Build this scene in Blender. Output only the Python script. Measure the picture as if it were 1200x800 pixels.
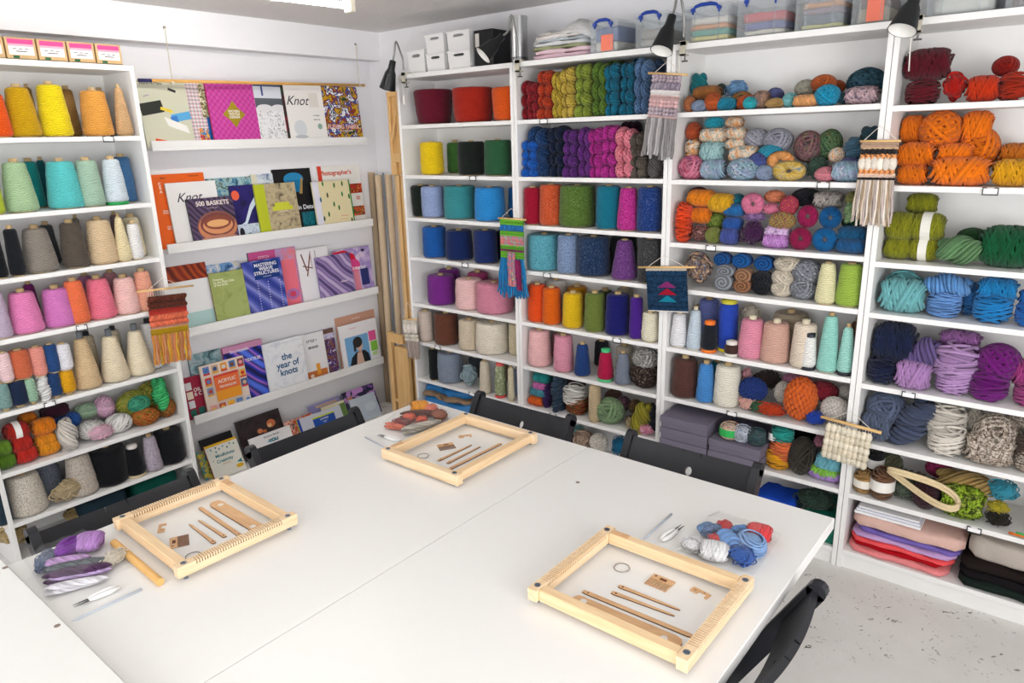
import bpy, bmesh, math, random
import numpy as np
from mathutils import Vector, Matrix, Euler

random.seed(7)
rng = np.random.default_rng(7)
for o in list(bpy.data.objects):
    bpy.data.objects.remove(o)
SC = bpy.context.scene
COL = SC.collection
PI = math.pi

# ------------------------------------------------------------------ camera
CAM_LOC = (3.0079, -2.7513, 1.6847)
CAM_ROT = (1.29434, 0.0257, 0.6805)
FPX = 839.92
cd = bpy.data.cameras.new('camera')
cd.sensor_width = 36.0
cd.lens = FPX / 1200.0 * 36.0
cd.clip_start = 0.02
cam = bpy.data.objects.new('camera', cd)
cam.location = CAM_LOC
cam.rotation_euler = CAM_ROT
COL.objects.link(cam)
SC.camera = cam
# ------------------------------------------------------------------ world, light, exposure
W = bpy.data.worlds.new('world'); SC.world = W
W.use_nodes = True
W.node_tree.nodes['Background'].inputs[0].default_value = (0.86, 0.93, 1.0, 1)
W.node_tree.nodes['Background'].inputs[1].default_value = 1.2
SC.view_settings.view_transform = 'Standard'
SC.view_settings.look = 'None'
SC.view_settings.gamma = 1.0
SC.view_settings.use_curve_mapping = False
SC.view_settings.exposure = 0.02
def area(name, loc, rot, sx, sy, power, col):
    l = bpy.data.lights.new(name, 'AREA'); l.shape = 'RECTANGLE'; l.size = sx; l.size_y = sy
    l.energy = power; l.color = col
    o = bpy.data.objects.new(name, l); o.location = loc; o.rotation_euler = rot; COL.objects.link(o)
    return o
# room extents
WX, WY, ZC = -0.55, 0.30, 2.30       # left wall, rear wall, ceiling
RX, RY = 4.7, -4.4                   # right wall, near wall
area('daylight_near_window', (2.3, RY + 0.02, 1.35), (PI/2 + .34, 0, 0), 3.4, 1.3, 40, (1.0, 0.99, 0.975))
area('daylight_right_window', (RX - 0.02, -2.9, 1.35), (PI/2 + .34, 0, PI/2), 2.2, 1.3, 72, (1.0, 0.99, 0.98))

# ------------------------------------------------------------------ camera maths (photo pixel, 1200x800, to a point in the room)
_M = np.array(Euler(CAM_ROT, 'XYZ').to_matrix())
_C = np.array(CAM_LOC)
_F = -_M[:, 2]
def ray(u, v):
    return _M @ np.array([(u - 600) / FPX, -(v - 400) / FPX, -1.0])
def onY(u, v, Y):
    d = ray(u, v); return _C + (Y - _C[1]) / d[1] * d
def onX(u, v, X):
    d = ray(u, v); return _C + (X - _C[0]) / d[0] * d
def onZ(u, v, Z):
    d = ray(u, v); return _C + (Z - _C[2]) / d[2] * d
def metres_per_px(P, u):
    zc = float(np.dot(np.asarray(P) - _C, _F))
    return zc / FPX * math.cos(math.atan((u - 600) / FPX))

# ------------------------------------------------------------------ materials
def lin(c):
    return c / 12.92 if c <= 0.04045 else ((c + 0.055) / 1.055) ** 2.4
def rgb(h):
    if not isinstance(h, str): return tuple(h)[:3]
    h = h.lstrip('#')
    return tuple(lin(int(h[i:i+2], 16) / 255.0) for i in (0, 2, 4))
MATS = {}
class N:
    def __init__(s, name, rough=0.6, spec=0.3):
        s.m = bpy.data.materials.new(name); s.m.use_nodes = True
        s.t = s.m.node_tree; s.n = s.t.nodes; s.l = s.t.links
        s.b = s.n['Principled BSDF']
        s.b.inputs['Roughness'].default_value = rough
        s.b.inputs['Specular IOR Level'].default_value = spec
    def add(s, typ, **kw):
        n = s.n.new(typ)
        for k, v in kw.items():
            if k in n.inputs.keys() if isinstance(k, str) else False: n.inputs[k].default_value = v
            else: setattr(n, k, v)
        return n
    def link(s, a, b): s.l.new(a, b)
    def coords(s, which='Object', scale=None):
        tc = s.n.new('ShaderNodeTexCoord'); out = tc.outputs[which]
        if scale is not None:
            mp = s.n.new('ShaderNodeMapping'); mp.inputs['Scale'].default_value = scale
            s.link(out, mp.inputs['Vector']); out = mp.outputs['Vector']
        return out
    def noise(s, vec, scale, detail=3, rough=0.5, dist=0.0):
        n = s.n.new('ShaderNodeTexNoise'); n.inputs['Scale'].default_value = scale
        n.inputs['Detail'].default_value = detail; n.inputs['Roughness'].default_value = rough
        n.inputs['Distortion'].default_value = dist
        s.link(vec, n.inputs['Vector']); return n
    def ramp(s, fac, stops, interp='LINEAR'):
        r = s.n.new('ShaderNodeValToRGB'); r.color_ramp.interpolation = interp
        e = r.color_ramp.elements
        while len(e) > 1: e.remove(e[-1])
        e[0].position = stops[0][0]; e[0].color = (*rgb(stops[0][1]), 1)
        for p, c in stops[1:]:
            k = e.new(p); k.color = (*rgb(c), 1)
        s.link(fac, r.inputs['Fac']); return r
    def mix(s, a, b, fac, mode='MIX'):
        m = s.n.new('ShaderNodeMix'); m.data_type = 'RGBA'; m.blend_type = mode
        for sock, val in ((m.inputs[6], a), (m.inputs[7], b)):
            if hasattr(val, 'is_output'): s.link(val, sock)
            else: sock.default_value = (*rgb(val), 1)
        if hasattr(fac, 'is_output'): s.link(fac, m.inputs[0])
        else: m.inputs[0].default_value = fac
        return m.outputs[2]
    def bump(s, height, strength, dist):
        b = s.n.new('ShaderNodeBump'); b.inputs['Strength'].default_value = strength
        b.inputs['Distance'].default_value = dist
        s.link(height, b.inputs['Height']); s.link(b.outputs['Normal'], s.b.inputs['Normal'])
    def col(s, c):
        if hasattr(c, 'is_output'): s.link(c, s.b.inputs['Base Color'])
        else: s.b.inputs['Base Color'].default_value = (*rgb(c), 1)

def plain(c, rough=0.6, spec=0.3, metal=0.0, name=None, grain=0.0):
    key = ('plain', c if isinstance(c, str) else tuple(round(x, 4) for x in c), rough, spec, metal, grain)
    if key in MATS: return MATS[key]
    k = N(name or 'painted_surface', rough, spec)
    k.b.inputs['Metallic'].default_value = metal
    v = k.coords()
    n = k.noise(v, 45, 2)
    base = rgb(c)
    a = tuple(x * (0.985 - grain) for x in base); b = tuple(min(1, x * (1.01 + grain)) for x in base)
    k.col(k.mix(a, b, n.outputs['Fac']))
    MATS[key] = k.m; return k.m

def wood(c1, c2, scale=(3, 60, 60), name='wood'):
    key = ('wood', c1, c2, scale)
    if key in MATS: return MATS[key]
    k = N(name, 0.55, 0.3)
    n = k.noise(k.coords('Object', scale), 1.6, 4, 0.55, 0.6)
    r = k.ramp(n.outputs['Fac'], [(0.3, c1), (0.7, c2)])
    k.col(r.outputs['Color']); k.bump(n.outputs['Fac'], 0.08, 0.002)
    MATS[key] = k.m; return k.m

def yarn_mat(kind='yarn'):
    """colour comes from the object itself, so a shared mesh can be dyed any colour"""
    if kind in MATS: return MATS[kind]
    k = N(kind, 0.92, 0.12)
    k.b.inputs['Sheen Weight'].default_value = 0.15
    oi = k.n.new('ShaderNodeObjectInfo')
    v = k.coords()
    if kind == 'yarn':
        n = k.noise(v, 6, 4, 0.65)
        f = k.noise(v, 60, 2)
        c = k.mix((0.62, 0.62, 0.62), (1.18, 1.18, 1.18), n.outputs['Fac'])
        c2 = k.mix(c, (1, 1, 1), f.outputs['Fac'])
        at = k.n.new('ShaderNodeAttribute'); at.attribute_name = 'dye'
        c2 = k.mix(c2, at.outputs['Color'], 1.0, 'MULTIPLY')
        k.col(k.mix(oi.outputs['Color'], c2, 1.0, 'MULTIPLY'))
        k.bump(f.outputs['Fac'], 0.35, 0.02)
    elif kind == 'cone_yarn':
        w = k.n.new('ShaderNodeTexWave'); w.bands_direction = 'Z'
        w.inputs['Scale'].default_value = 44; w.inputs['Distortion'].default_value = 7.0
        w.inputs['Detail'].default_value = 2.5; w.inputs['Detail Scale'].default_value = 1.6
        mp = k.n.new('ShaderNodeMapping'); mp.inputs['Rotation'].default_value = (.16, .12, 0); k.link(v, mp.inputs['Vector']); k.link(mp.outputs['Vector'], w.inputs['Vector'])
        n = k.noise(v, 380, 2, 0.6)
        n2 = k.noise(v, 26, 3, 0.6)
        a = k.mix((0.74, 0.74, 0.74), (1.12, 1.12, 1.12), w.outputs['Fac'])
        b = k.mix((0.80, 0.80, 0.80), (1.16, 1.16, 1.16), n.outputs['Fac'])
        c = k.mix((0.84, 0.84, 0.84), (1.12, 1.12, 1.12), n2.outputs['Fac'])
        x = k.mix(a, b, 1.0, 'MULTIPLY'); x = k.mix(x, c, 1.0, 'MULTIPLY')
        k.col(k.mix(oi.outputs['Color'], k.mix(x, (.93, .93, .93), 1.0, 'MULTIPLY'), 1.0, 'MULTIPLY'))
        k.bump(w.outputs['Fac'], 0.4, 0.002)
    elif kind in ('tweed', 'marl'):
        n = k.noise(v, 260 if kind == 'tweed' else 150, 2, 0.6)
        r = k.ramp(n.outputs['Fac'], [(0.0, '303036'), (0.40, '8c8c92'), (0.50, 'ffffff'), (0.60, 'ffffff')])
        m = k.mix(oi.outputs['Color'], r.outputs['Color'], 0.75, 'MULTIPLY')
        g = k.ramp(n.outputs['Fac'], [(0.60, '000000'), (0.68, 'ffffff')])
        light = k.mix(oi.outputs['Color'], (0.75, 0.75, 0.75), 0.18)
        k.col(k.mix(m, light, g.outputs['Color']))
        k.bump(n.outputs['Fac'], 0.4, 0.002)
    MATS[kind] = k.m; return k.m

def varie(cols, scale=2.2, name='variegated_yarn'):
    key = ('var', tuple(cols), scale, name)
    if key in MATS: return MATS[key]
    k = N(name, 0.92, 0.12)
    v = k.coords()
    n = k.noise(v, scale, 3, 0.6, 0.4)
    m = len(cols)
    st = [(0.30 + 0.40 * i / max(1, m - 1), c) for i, c in enumerate(cols)]
    r = k.ramp(n.outputs['Fac'], st)
    f = k.noise(v, scale * 9, 2)
    at = k.n.new('ShaderNodeAttribute'); at.attribute_name = 'dye'
    sh = k.mix(k.mix((0.7, 0.7, 0.7), (1.15, 1.15, 1.15), f.outputs['Fac']), at.outputs['Color'], .0 if name == 'variegated_cone' else 1.0, 'MULTIPLY')
    k.col(k.mix(r.outputs['Color'], sh, 1.0, 'MULTIPLY'))
    MATS[key] = k.m; return k.m

def pattern(kind, cols, scale=20.0):
    """flat print on a book cover"""
    key = ('pat', kind, tuple(cols), scale)
    if key in MATS: return MATS[key]
    k = N('printed_cover', 0.4, 0.4)
    v = k.coords()
    if kind == 'noise':
        n = k.noise(v, scale, 4, 0.6, 0.8); m = len(cols)
        r = k.ramp(n.outputs['Fac'], [(0.32 + 0.36 * i / max(1, m - 1), c) for i, c in enumerate(cols)])
        k.col(r.outputs['Color'])
    elif kind == 'hard':
        n = k.noise(v, scale, 2, 0.5, 1.2); m = len(cols)
        r = k.ramp(n.outputs['Fac'], [(0.0 if i == 0 else 0.36 + 0.28 * (i - 1) / max(1, m - 2), c) for i, c in enumerate(cols)], 'CONSTANT')
        k.col(r.outputs['Color'])
    elif kind == 'wave':
        w = k.n.new('ShaderNodeTexWave'); w.bands_direction = 'DIAGONAL'
        w.inputs['Scale'].default_value = scale; w.inputs['Distortion'].default_value = 6
        w.inputs['Detail'].default_value = 1.5; w.inputs['Detail Scale'].default_value = 0.6
        k.link(v, w.inputs['Vector']); m = len(cols)
        r = k.ramp(w.outputs['Fac'], [(i / max(1, m - 1), c) for i, c in enumerate(cols)])
        k.col(r.outputs['Color'])
    elif kind == 'plaid':
        outs = []
        for d, c in (('X', cols[1]), ('Z', cols[2])):
            w = k.n.new('ShaderNodeTexWave'); w.bands_direction = d; w.inputs['Scale'].default_value = scale
            k.link(v, w.inputs['Vector'])
            outs.append((w, c))
        a = k.mix(cols[0], outs[0][1], outs[0][0].outputs['Fac'])
        b = k.mix(cols[0], outs[1][1], outs[1][0].outputs['Fac'])
        k.col(k.mix(a, b, 0.5))
    elif kind == 'diag':
        outs = []
        for rot in (0.75, -0.75):
            mp = k.n.new('ShaderNodeMapping'); mp.inputs['Rotation'].default_value = (0, rot, 0)
            k.link(v, mp.inputs['Vector'])
            w = k.n.new('ShaderNodeTexWave'); w.bands_direction = 'X'; w.inputs['Scale'].default_value = scale
            w.inputs['Distortion'].default_value = 1.5; w.inputs['Detail Scale'].default_value = 3
            k.link(mp.outputs['Vector'], w.inputs['Vector']); outs.append(w)
        a = k.mix(cols[0], cols[1], outs[0].outputs['Fac']); b = k.mix(cols[1], cols[2], outs[1].outputs['Fac'])
        k.col(k.mix(a, b, 0.5))
    MATS[key] = k.m; return k.m

def clear_plastic(name='clear_plastic', tint=(0.93, 0.95, 0.96), opac=0.25):
    key = ('clear', tint, opac)
    if key in MATS: return MATS[key]
    m = bpy.data.materials.new(name); m.use_nodes = True
    t = m.node_tree; n = t.nodes; b = n['Principled BSDF']; out = n['Material Output']
    b.inputs['Base Color'].default_value = (*tint, 1); b.inputs['Roughness'].default_value = 0.18
    no = n.new('ShaderNodeTexNoise'); no.inputs['Scale'].default_value = 8
    tr = n.new('ShaderNodeBsdfTransparent'); tr.inputs['Color'].default_value = (*tint, 1)
    mx = n.new('ShaderNodeMixShader')
    mr = n.new('ShaderNodeMapRange'); mr.inputs['To Min'].default_value = opac * 0.7; mr.inputs['To Max'].default_value = opac * 1.3
    t.links.new(no.outputs['Fac'], mr.inputs['Value']); t.links.new(mr.outputs['Result'], mx.inputs['Fac'])
    t.links.new(tr.outputs['BSDF'], mx.inputs[1]); t.links.new(b.outputs['BSDF'], mx.inputs[2])
    t.links.new(mx.outputs['Shader'], out.inputs['Surface'])
    MATS[key] = m; return m

WHITE = plain('f2f1ef', 0.45, 0.35, name='white_melamine')
LAMINATE = plain('ecebe8', 0.30, 0.4, name='white_table_laminate')
WALLW = plain('f4f3f6', 0.8, 0.1, name='white_wall_paint')
BLACKP = plain('1c1d22', 0.42, 0.4, name='black_painted_wood')
BLACKM = plain('16181a', 0.45, 0.4, name='black_metal')
STEEL = plain('b9babb', 0.3, 0.5, metal=0.9, name='brushed_steel')
CARD = plain('c9a97c', 0.8, 0.1, name='cardboard', grain=0.05)
BEECH = wood('e2c096', 'f0d8b6', (60, 4, 60), 'beech_wood')
BEECHX = wood('e0bc90', 'eed2aa', (4, 60, 60), 'beech_wood')
PINE = wood('d6a868', 'e6c08a', (60, 60, 4), 'pine_wood')
PLY = wood('c99d72', 'dcb48a', (10, 60, 60), 'birch_ply')
PLYEDGE = plain('6b4632', 0.7, 0.1, name='burnt_ply_edge')

# ------------------------------------------------------------------ mesh helpers
def mesh_of(name, V, Fs, smooth=False):
    me = bpy.data.meshes.new(name)
    me.from_pydata([tuple(map(float, v)) for v in V], [], [tuple(map(int, f)) for f in Fs])
    if smooth:
        me.polygons.foreach_set('use_smooth', [True] * len(me.polygons))
    me.update(); return me
def link(name, me, mat=None, parent=None, loc=(0, 0, 0), rot=(0, 0, 0), scale=(1, 1, 1), color=None):
    o = bpy.data.objects.new(name, me)
    COL.objects.link(o)
    o.location = loc; o.rotation_euler = rot; o.scale = scale
    if mat is not None and me is not None:
        if len(me.materials) == 0: me.materials.append(mat)
        if me.materials[0] is not mat:
            o.material_slots[0].link = 'OBJECT'; o.material_slots[0].material = mat
    if parent is not None: o.parent = parent
    if color is not None: o.color = (*rgb(color), 1)
    return o
def empty(name, loc=(0, 0, 0), rot=(0, 0, 0)):
    o = bpy.data.objects.new(name, None); o.location = loc; o.rotation_euler = rot
    o.empty_display_size = 0.05
    COL.objects.link(o); return o
PEND = []      # labels completed at the end: (object, look, where, sort key)
def tag(o, label, cat, group=None):
    o['label'] = label; o['category'] = cat
    if group: o['group'] = group
    return o
def struct(o): o['kind'] = 'structure'; return o
class MB:
    def __init__(s): s.v = []; s.f = []
    def box(s, x0, y0, z0, x1, y1, z1, M=None):
        b = len(s.v)
        P = [(x0,y0,z0),(x1,y0,z0),(x1,y1,z0),(x0,y1,z0),(x0,y0,z1),(x1,y0,z1),(x1,y1,z1),(x0,y1,z1)]
        if M is not None: P = [tuple(M @ Vector(p)) for p in P]
        s.v += P
        s.f += [(b,b+3,b+2,b+1),(b+4,b+5,b+6,b+7),(b,b+1,b+5,b+4),(b+1,b+2,b+6,b+5),(b+2,b+3,b+7,b+6),(b+3,b,b+4,b+7)]
        return s
    def bbox(s, x0, y0, z0, x1, y1, z1, e=0.002):
        """box with chamfered vertical and horizontal edges"""
        bm = bmesh.new(); bmesh.ops.create_cube(bm, size=1.0)
        for v in bm.verts:
            v.co = Vector((x0 if v.co.x < 0 else x1, y0 if v.co.y < 0 else y1, z0 if v.co.z < 0 else z1))
        bmesh.ops.bevel(bm, geom=list(bm.edges), offset=e, segments=1, affect='EDGES')
        b = len(s.v); bm.verts.index_update()
        s.v += [tuple(v.co) for v in bm.verts]; s.f += [tuple(b + v.index for v in f.verts) for f in bm.faces]
        bm.free(); return s
    def bar(s, p, q, w, h, up=(0, 0, 1)):
        p, q = Vector(p), Vector(q); d = (q - p).normalized(); up = Vector(up)
        sd = d.cross(up).normalized() * w / 2; u = sd.cross(d).normalized() * h / 2
        b = len(s.v)
        for c in (p, q): s.v += [tuple(c - sd - u), tuple(c + sd - u), tuple(c + sd + u), tuple(c - sd + u)]
        s.f += [(b+3,b+2,b+1,b),(b+4,b+5,b+6,b+7)] + [(b+i, b+(i+1)%4, b+4+(i+1)%4, b+4+i) for i in range(4)]
        return s
    def tube(s, pts, r, n=8, closed=False, cap=True):
        pts = [Vector(p) for p in pts]; m = len(pts); b = len(s.v); prev = None
        for i, p in enumerate(pts):
            if closed: t = pts[(i+1) % m] - pts[i-1]
            else: t = pts[min(i+1, m-1)] - pts[max(i-1, 0)]
            t.normalize()
            if prev is None:
                a = Vector((0, 0, 1)) if abs(t.z) < 0.9 else Vector((1, 0, 0)); u = t.cross(a).normalized()
            else:
                u = prev - t * prev.dot(t); u.normalize()
            prev = u; w = t.cross(u); rr = r[i] if hasattr(r, '__len__') else r
            for k in range(n):
                a = 2 * PI * k / n; s.v.append(tuple(p + (u * math.cos(a) + w * math.sin(a)) * rr))
        for i in range(m if closed else m - 1):
            j = (i + 1) % m
            for k in range(n): s.f.append((b+i*n+k, b+i*n+(k+1)%n, b+j*n+(k+1)%n, b+j*n+k))
        if cap and not closed:
            s.f.append(tuple(b + k for k in reversed(range(n)))); s.f.append(tuple(b + (m-1)*n + k for k in range(n)))
        return s
    def lathe(s, prof, n=24, c=(0, 0, 0)):
        b = len(s.v)
        for (r, z) in prof:
            for k in range(n):
                a = 2 * PI * k / n; s.v.append((c[0] + r * math.cos(a), c[1] + r * math.sin(a), c[2] + z))
        for i in range(len(prof) - 1):
            for k in range(n): s.f.append((b+i*n+k, b+i*n+(k+1)%n, b+(i+1)*n+(k+1)%n, b+(i+1)*n+k))
        return s
    def cyl(s, c, r, h, n=16):
        return s.lathe([(0.0001, 0), (r, 0), (r, h), (0.0001, h)], n, c)
    def prism(s, poly, z0, z1, M=None):
        b = len(s.v); m = len(poly)
        P = [(x, y, z0) for x, y in poly] + [(x, y, z1) for x, y in poly]
        if M is not None: P = [tuple(M @ Vector(p)) for p in P]
        s.v += P
        s.f += [tuple(b + i for i in reversed(range(m))), tuple(b + m + i for i in range(m))]
        s.f += [(b+i, b+(i+1)%m, b+m+(i+1)%m, b+m+i) for i in range(m)]
        return s
    def sphere(s, c, r, seg=12, ring=8):
        b = len(s.v); rx, ry, rz = (r, r, r) if not hasattr(r, '__len__') else r
        for i in range(ring + 1):
            th = PI * i / ring
            for k in range(seg):
                a = 2 * PI * k / seg
                s.v.append((c[0] + rx*math.sin(th)*math.cos(a), c[1] + ry*math.sin(th)*math.sin(a), c[2] - rz*math.cos(th)))
        for i in range(ring):
            for k in range(seg): s.f.append((b+i*seg+k, b+i*seg+(k+1)%seg, b+(i+1)*seg+(k+1)%seg, b+(i+1)*seg+k))
        return s
    def build(s, name, mat, parent=None, smooth=False, **kw):
        return link(name, mesh_of(name, s.v, s.f, smooth), mat, parent, **kw)
def rotm(axis, a, c=(0, 0, 0)):
    return Matrix.Translation(c) @ Matrix.Rotation(a, 4, axis) @ Matrix.Translation((-c[0], -c[1], -c[2]))

# ------------------------------------------------------------------ room shell
fl = N('worn_white_floor', 0.55, 0.3)
v = fl.coords()
n1 = fl.noise(v, 2.5, 4, 0.6); n2 = fl.noise(v, 34, 5, 0.72, 1.2); n3 = fl.noise(v, 1.3, 2)
base = fl.ramp(n1.outputs['Fac'], [(0.3, 'd8d5d0'), (0.7, 'e8e6e3')])
chips = fl.ramp(n2.outputs['Fac'], [(0.622, '000000'), (0.645, 'ffffff')])
patch = fl.ramp(n3.outputs['Fac'], [(0.46, '000000'), (0.56, 'ffffff')])
fac = fl.mix(chips.outputs['Color'], patch.outputs['Color'], 1.0, 'MULTIPLY')
fl.col(fl.mix(base.outputs['Color'], '4a4038', fac))
struct(MB().box(WX - .1, RY - .1, -0.05, RX + .1, WY + .1, 0).build('floor', fl.m))
ce = N('rough_ceiling_plaster', 0.9, 0.1)
nv = ce.noise(ce.coords(), 60, 4, 0.7); nb = ce.noise(ce.coords(), 1.5, 2)
ce.col(ce.mix('e4e2e0', 'efedeb', nb.outputs['Fac'])); ce.bump(nv.outputs['Fac'], 0.5, 0.01)
struct(MB().box(WX - .1, RY - .1, ZC, RX + .1, WY + .1, ZC + .06).build('ceiling', ce.m))
struct(MB().box(WX - .1, RY - .1, 0, WX, WY + .1, ZC).build('wall_left', WALLW))
struct(MB().box(WX, WY, 0, RX, WY + .1, ZC).build('wall_rear', WALLW))
# beam along the left wall
struct(MB().box(WX, RY, 2.145, WX + 0.10, WY, ZC).build('trim_1', WALLW))
# near and right walls with window openings
def wall_with_window(name, axis, at_, a0, a1, w0, w1, z0, z1):
    m = MB()
    for (p, q, zz0, zz1) in ((a0, w0, 0, ZC), (w1, a1, 0, ZC), (w0, w1, 0, z0), (w0, w1, z1, ZC)):
        if axis == 'Y': m.box(p, at_ - .1, zz0, q, at_, zz1)
        else: m.box(at_, p, zz0, at_ + .1, q, zz1)
    struct(m.build(name, WALLW))
wall_with_window('wall_near', 'Y', RY, WX, RX, 0.6, 4.0, 0.7, 2.0)
wall_with_window('wall_right', 'X', RX, RY, WY, -4.0, -1.8, 0.7, 2.0)
def window(name, axis, at_, w0, w1, z0, z1):
    r = struct(empty(name, (0, 0, 0)))
    m = MB(); t = 0.05
    xs = np.linspace(w0, w1, 4)
    def bx(a, b, c, d):
        if axis == 'Y': m.box(a, at_ - .09, c, b, at_ - .04, d)
        else: m.box(at_ + .04, a, c, at_ + .09, b, d)
    for x in xs: bx(x - t/2, x + t/2, z0, z1)
    bx(w0, w1, z0, z0 + t); bx(w0, w1, z1 - t, z1)
    m.build('window_frame', WHITE, r)
window('window_1', 'Y', RY, 0.6, 4.0, 0.7, 2.0)
window('window_2', 'X', RX, -4.0, -1.8, 0.7, 2.0)

# fluorescent ceiling light, its end just inside the frame
def fluorescent(loc, length, rotz, label):
    r = empty('ceiling_light', loc, (0, 0, rotz)); tag(r, label, 'ceiling light', 'ceiling strip lights')
    MB().bbox(-length/2, -0.03, -0.03, length/2, 0.03, 0, 0.004).build('batten', WHITE, r)
    em = MATS.get('tube')
    if em is None:
        em = bpy.data.materials.new('lit_fluorescent_tube'); em.use_nodes = True
        b = em.node_tree.nodes['Principled BSDF']
        nz = em.node_tree.nodes.new('ShaderNodeTexNoise'); nz.inputs['Scale'].default_value = 1.0
        rp = em.node_tree.nodes.new('ShaderNodeMapRange'); rp.inputs['To Min'].default_value = 34; rp.inputs['To Max'].default_value = 36
        em.node_tree.links.new(nz.outputs['Fac'], rp.inputs['Value']); em.node_tree.links.new(rp.outputs['Result'], b.inputs['Emission Strength'])
        b.inputs['Emission Color'].default_value = (1.0, 0.97, 0.92, 1); MATS['tube'] = em
    MB().tube([(-length/2 + .03, 0, -0.055), (length/2 - .03, 0, -0.055)], 0.013, 12).build('tube', em, r, True)
    for s in (-1, 1):
        MB().bbox(s*(length/2 - .015) - .014, -.026, -.082, s*(length/2 - .015) + .014, .026, -.02, 0.004).build('end_cap', plain('ece6d2', .5), r)
P, Q = onZ(411, 7, ZC - .055), onZ(330, -3, ZC - .055)
_a = math.atan2(Q[1] - P[1], Q[0] - P[0])
fluorescent((P[0] + .60*math.cos(_a), P[1] + .60*math.sin(_a), ZC), 1.22, _a, 'white ceiling strip light, its end cap showing at the top edge')

# ------------------------------------------------------------------ bookcases
XB = [0.0, 0.795, 1.600, 2.398, 3.198]
ZS = {'A': [1.765, 1.505, 1.277, 1.056, 0.790, 0.562, 0.336, 0.075],
      'B': [1.765, 1.505, 1.277, 1.054, 0.790, 0.556, 0.336, 0.075],
      'C': [1.765, 1.503, 1.246, 1.053, 0.788, 0.558, 0.332, 0.075],
      'D': [1.756, 1.495, 1.232, 1.047, 0.777, 0.549, 0.326, 0.080],
      'L': [1.735, 1.451, 1.207, 0.972, 0.681, 0.433, 0.211, 0.030]}
XL, YL = -0.2656, -1.2396
DEPTH = 0.278
TH = 0.018
HT = 2.02
def bookcase(name_label, w, zs, loc, rotz):
    r = empty('bookcase', loc, (0, 0, rotz)); tag(r, name_label, 'bookcase', 'white bookcases')
    for x in (0, w - TH): MB().bbox(x, 0, 0, x + TH, DEPTH, HT, 0.001).build('side_panel', WHITE, r)
    MB().bbox(TH, 0, HT - 0.022, w - TH, DEPTH, HT, 0.001).build('top_panel', WHITE, r)
    MB().box(TH, DEPTH - 0.006, 0.02, w - TH, DEPTH, HT - .022).build('back_panel', WHITE, r)
    for z in zs: MB().bbox(TH, 0.003, z - 0.019, w - TH, DEPTH - 0.006, z, 0.001).build('shelf', WHITE, r)
    if zs[-1] > 0.05: MB().box(TH, 0.012, 0, w - TH, 0.024, zs[-1] - 0.019).build('plinth', WHITE, r)
    return r
BC = {}
BC['A'] = bookcase('white bookcase in the corner beside the cardboard tubes', XB[1] - .002, ZS['A'], (XB[0], 0, 0), 0)
BC['B'] = bookcase('white bookcase with rainbow hanks on its top shelf, second from the corner', XB[2] - XB[1] - .002, ZS['B'], (XB[1], 0, 0), 0)
BC['C'] = bookcase('white bookcase with grey flat boxes low down, third from the corner', XB[3] - XB[2] - .002, ZS['C'], (XB[2], 0, 0), 0)
BC['D'] = bookcase('white bookcase at the right edge with big orange skeins', XB[4] - XB[3] - .002, ZS['D'], (XB[3], 0, 0), 0)
BC['L'] = bookcase('white bookcase on the left wall full of yarn cones', 0.80, ZS['L'], (XL, YL - 0.80, 0), PI/2)
UNITNAME = {'A': 'the corner bookcase', 'B': 'the second rear bookcase', 'C': 'the third rear bookcase', 'D': 'the right-end bookcase', 'L': 'the left-wall bookcase'}
ORD = ['top', 'second', 'third', 'fourth', 'fifth', 'sixth', 'seventh', 'bottom']
def where(cell):
    u, i = cell[0], int(cell[1])
    if i == 0: return 'on top of ' + UNITNAME[u]
    return ORD[i-1] + ' shelf of ' + UNITNAME[u]
def zbase(cell):
    u, i = cell[0], int(cell[1]); return HT if i == 0 else ZS[u][i-1]
def plane(unit, u, v, d):
    return onX(u, v, XL - d) if unit == 'L' else onY(u, v, d)
def rz(unit): return PI/2 if unit == 'L' else 0.0
# metal label clips on the shelf edges: photo pixel of each clip
for unit, row, px, py in (('L',1,127,163),('L',4,95,380),('L',5,58,472),('B',1,637,142),('A',2,554,208),('C',2,965,215),('C',3,833,290),
                      ('A',4,545,310),('B',4,641,322),('B',5,723,398),('D',2,1161,221),('C',6,858,478),('A',6,513,408),('A',7,553,460),('B',7,648,482),('D',5,1065,460),('D',7,1142,618)):
    z = ZS[unit][row-1]
    P = plane(unit, px, py, -0.004)
    r = BC[unit]
    lx = (P[1] - (YL - .8)) if unit == 'L' else P[0] - r.location.x
    c = empty('label_clip', (lx, -0.004, z - 0.012)); c.parent = r
    m = MB()
    m.box(-.022, -.002, -.012, .022, 0, -.009).box(-.022, -.002, -.012, -.0195, 0, .012).box(.0195, -.002, -.012, .022, 0, .012)
    m.box(-.022, -.002, .010, -.010, 0, .013).box(.010, -.002, .010, .022, 0, .013)
    m.build('clip_wire', BLACKM, c)
    MB().box(-.0185, -.0012, -.006, .0185, -.0004, .009).build('card', plain('fafafa', .6), c)

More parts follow.
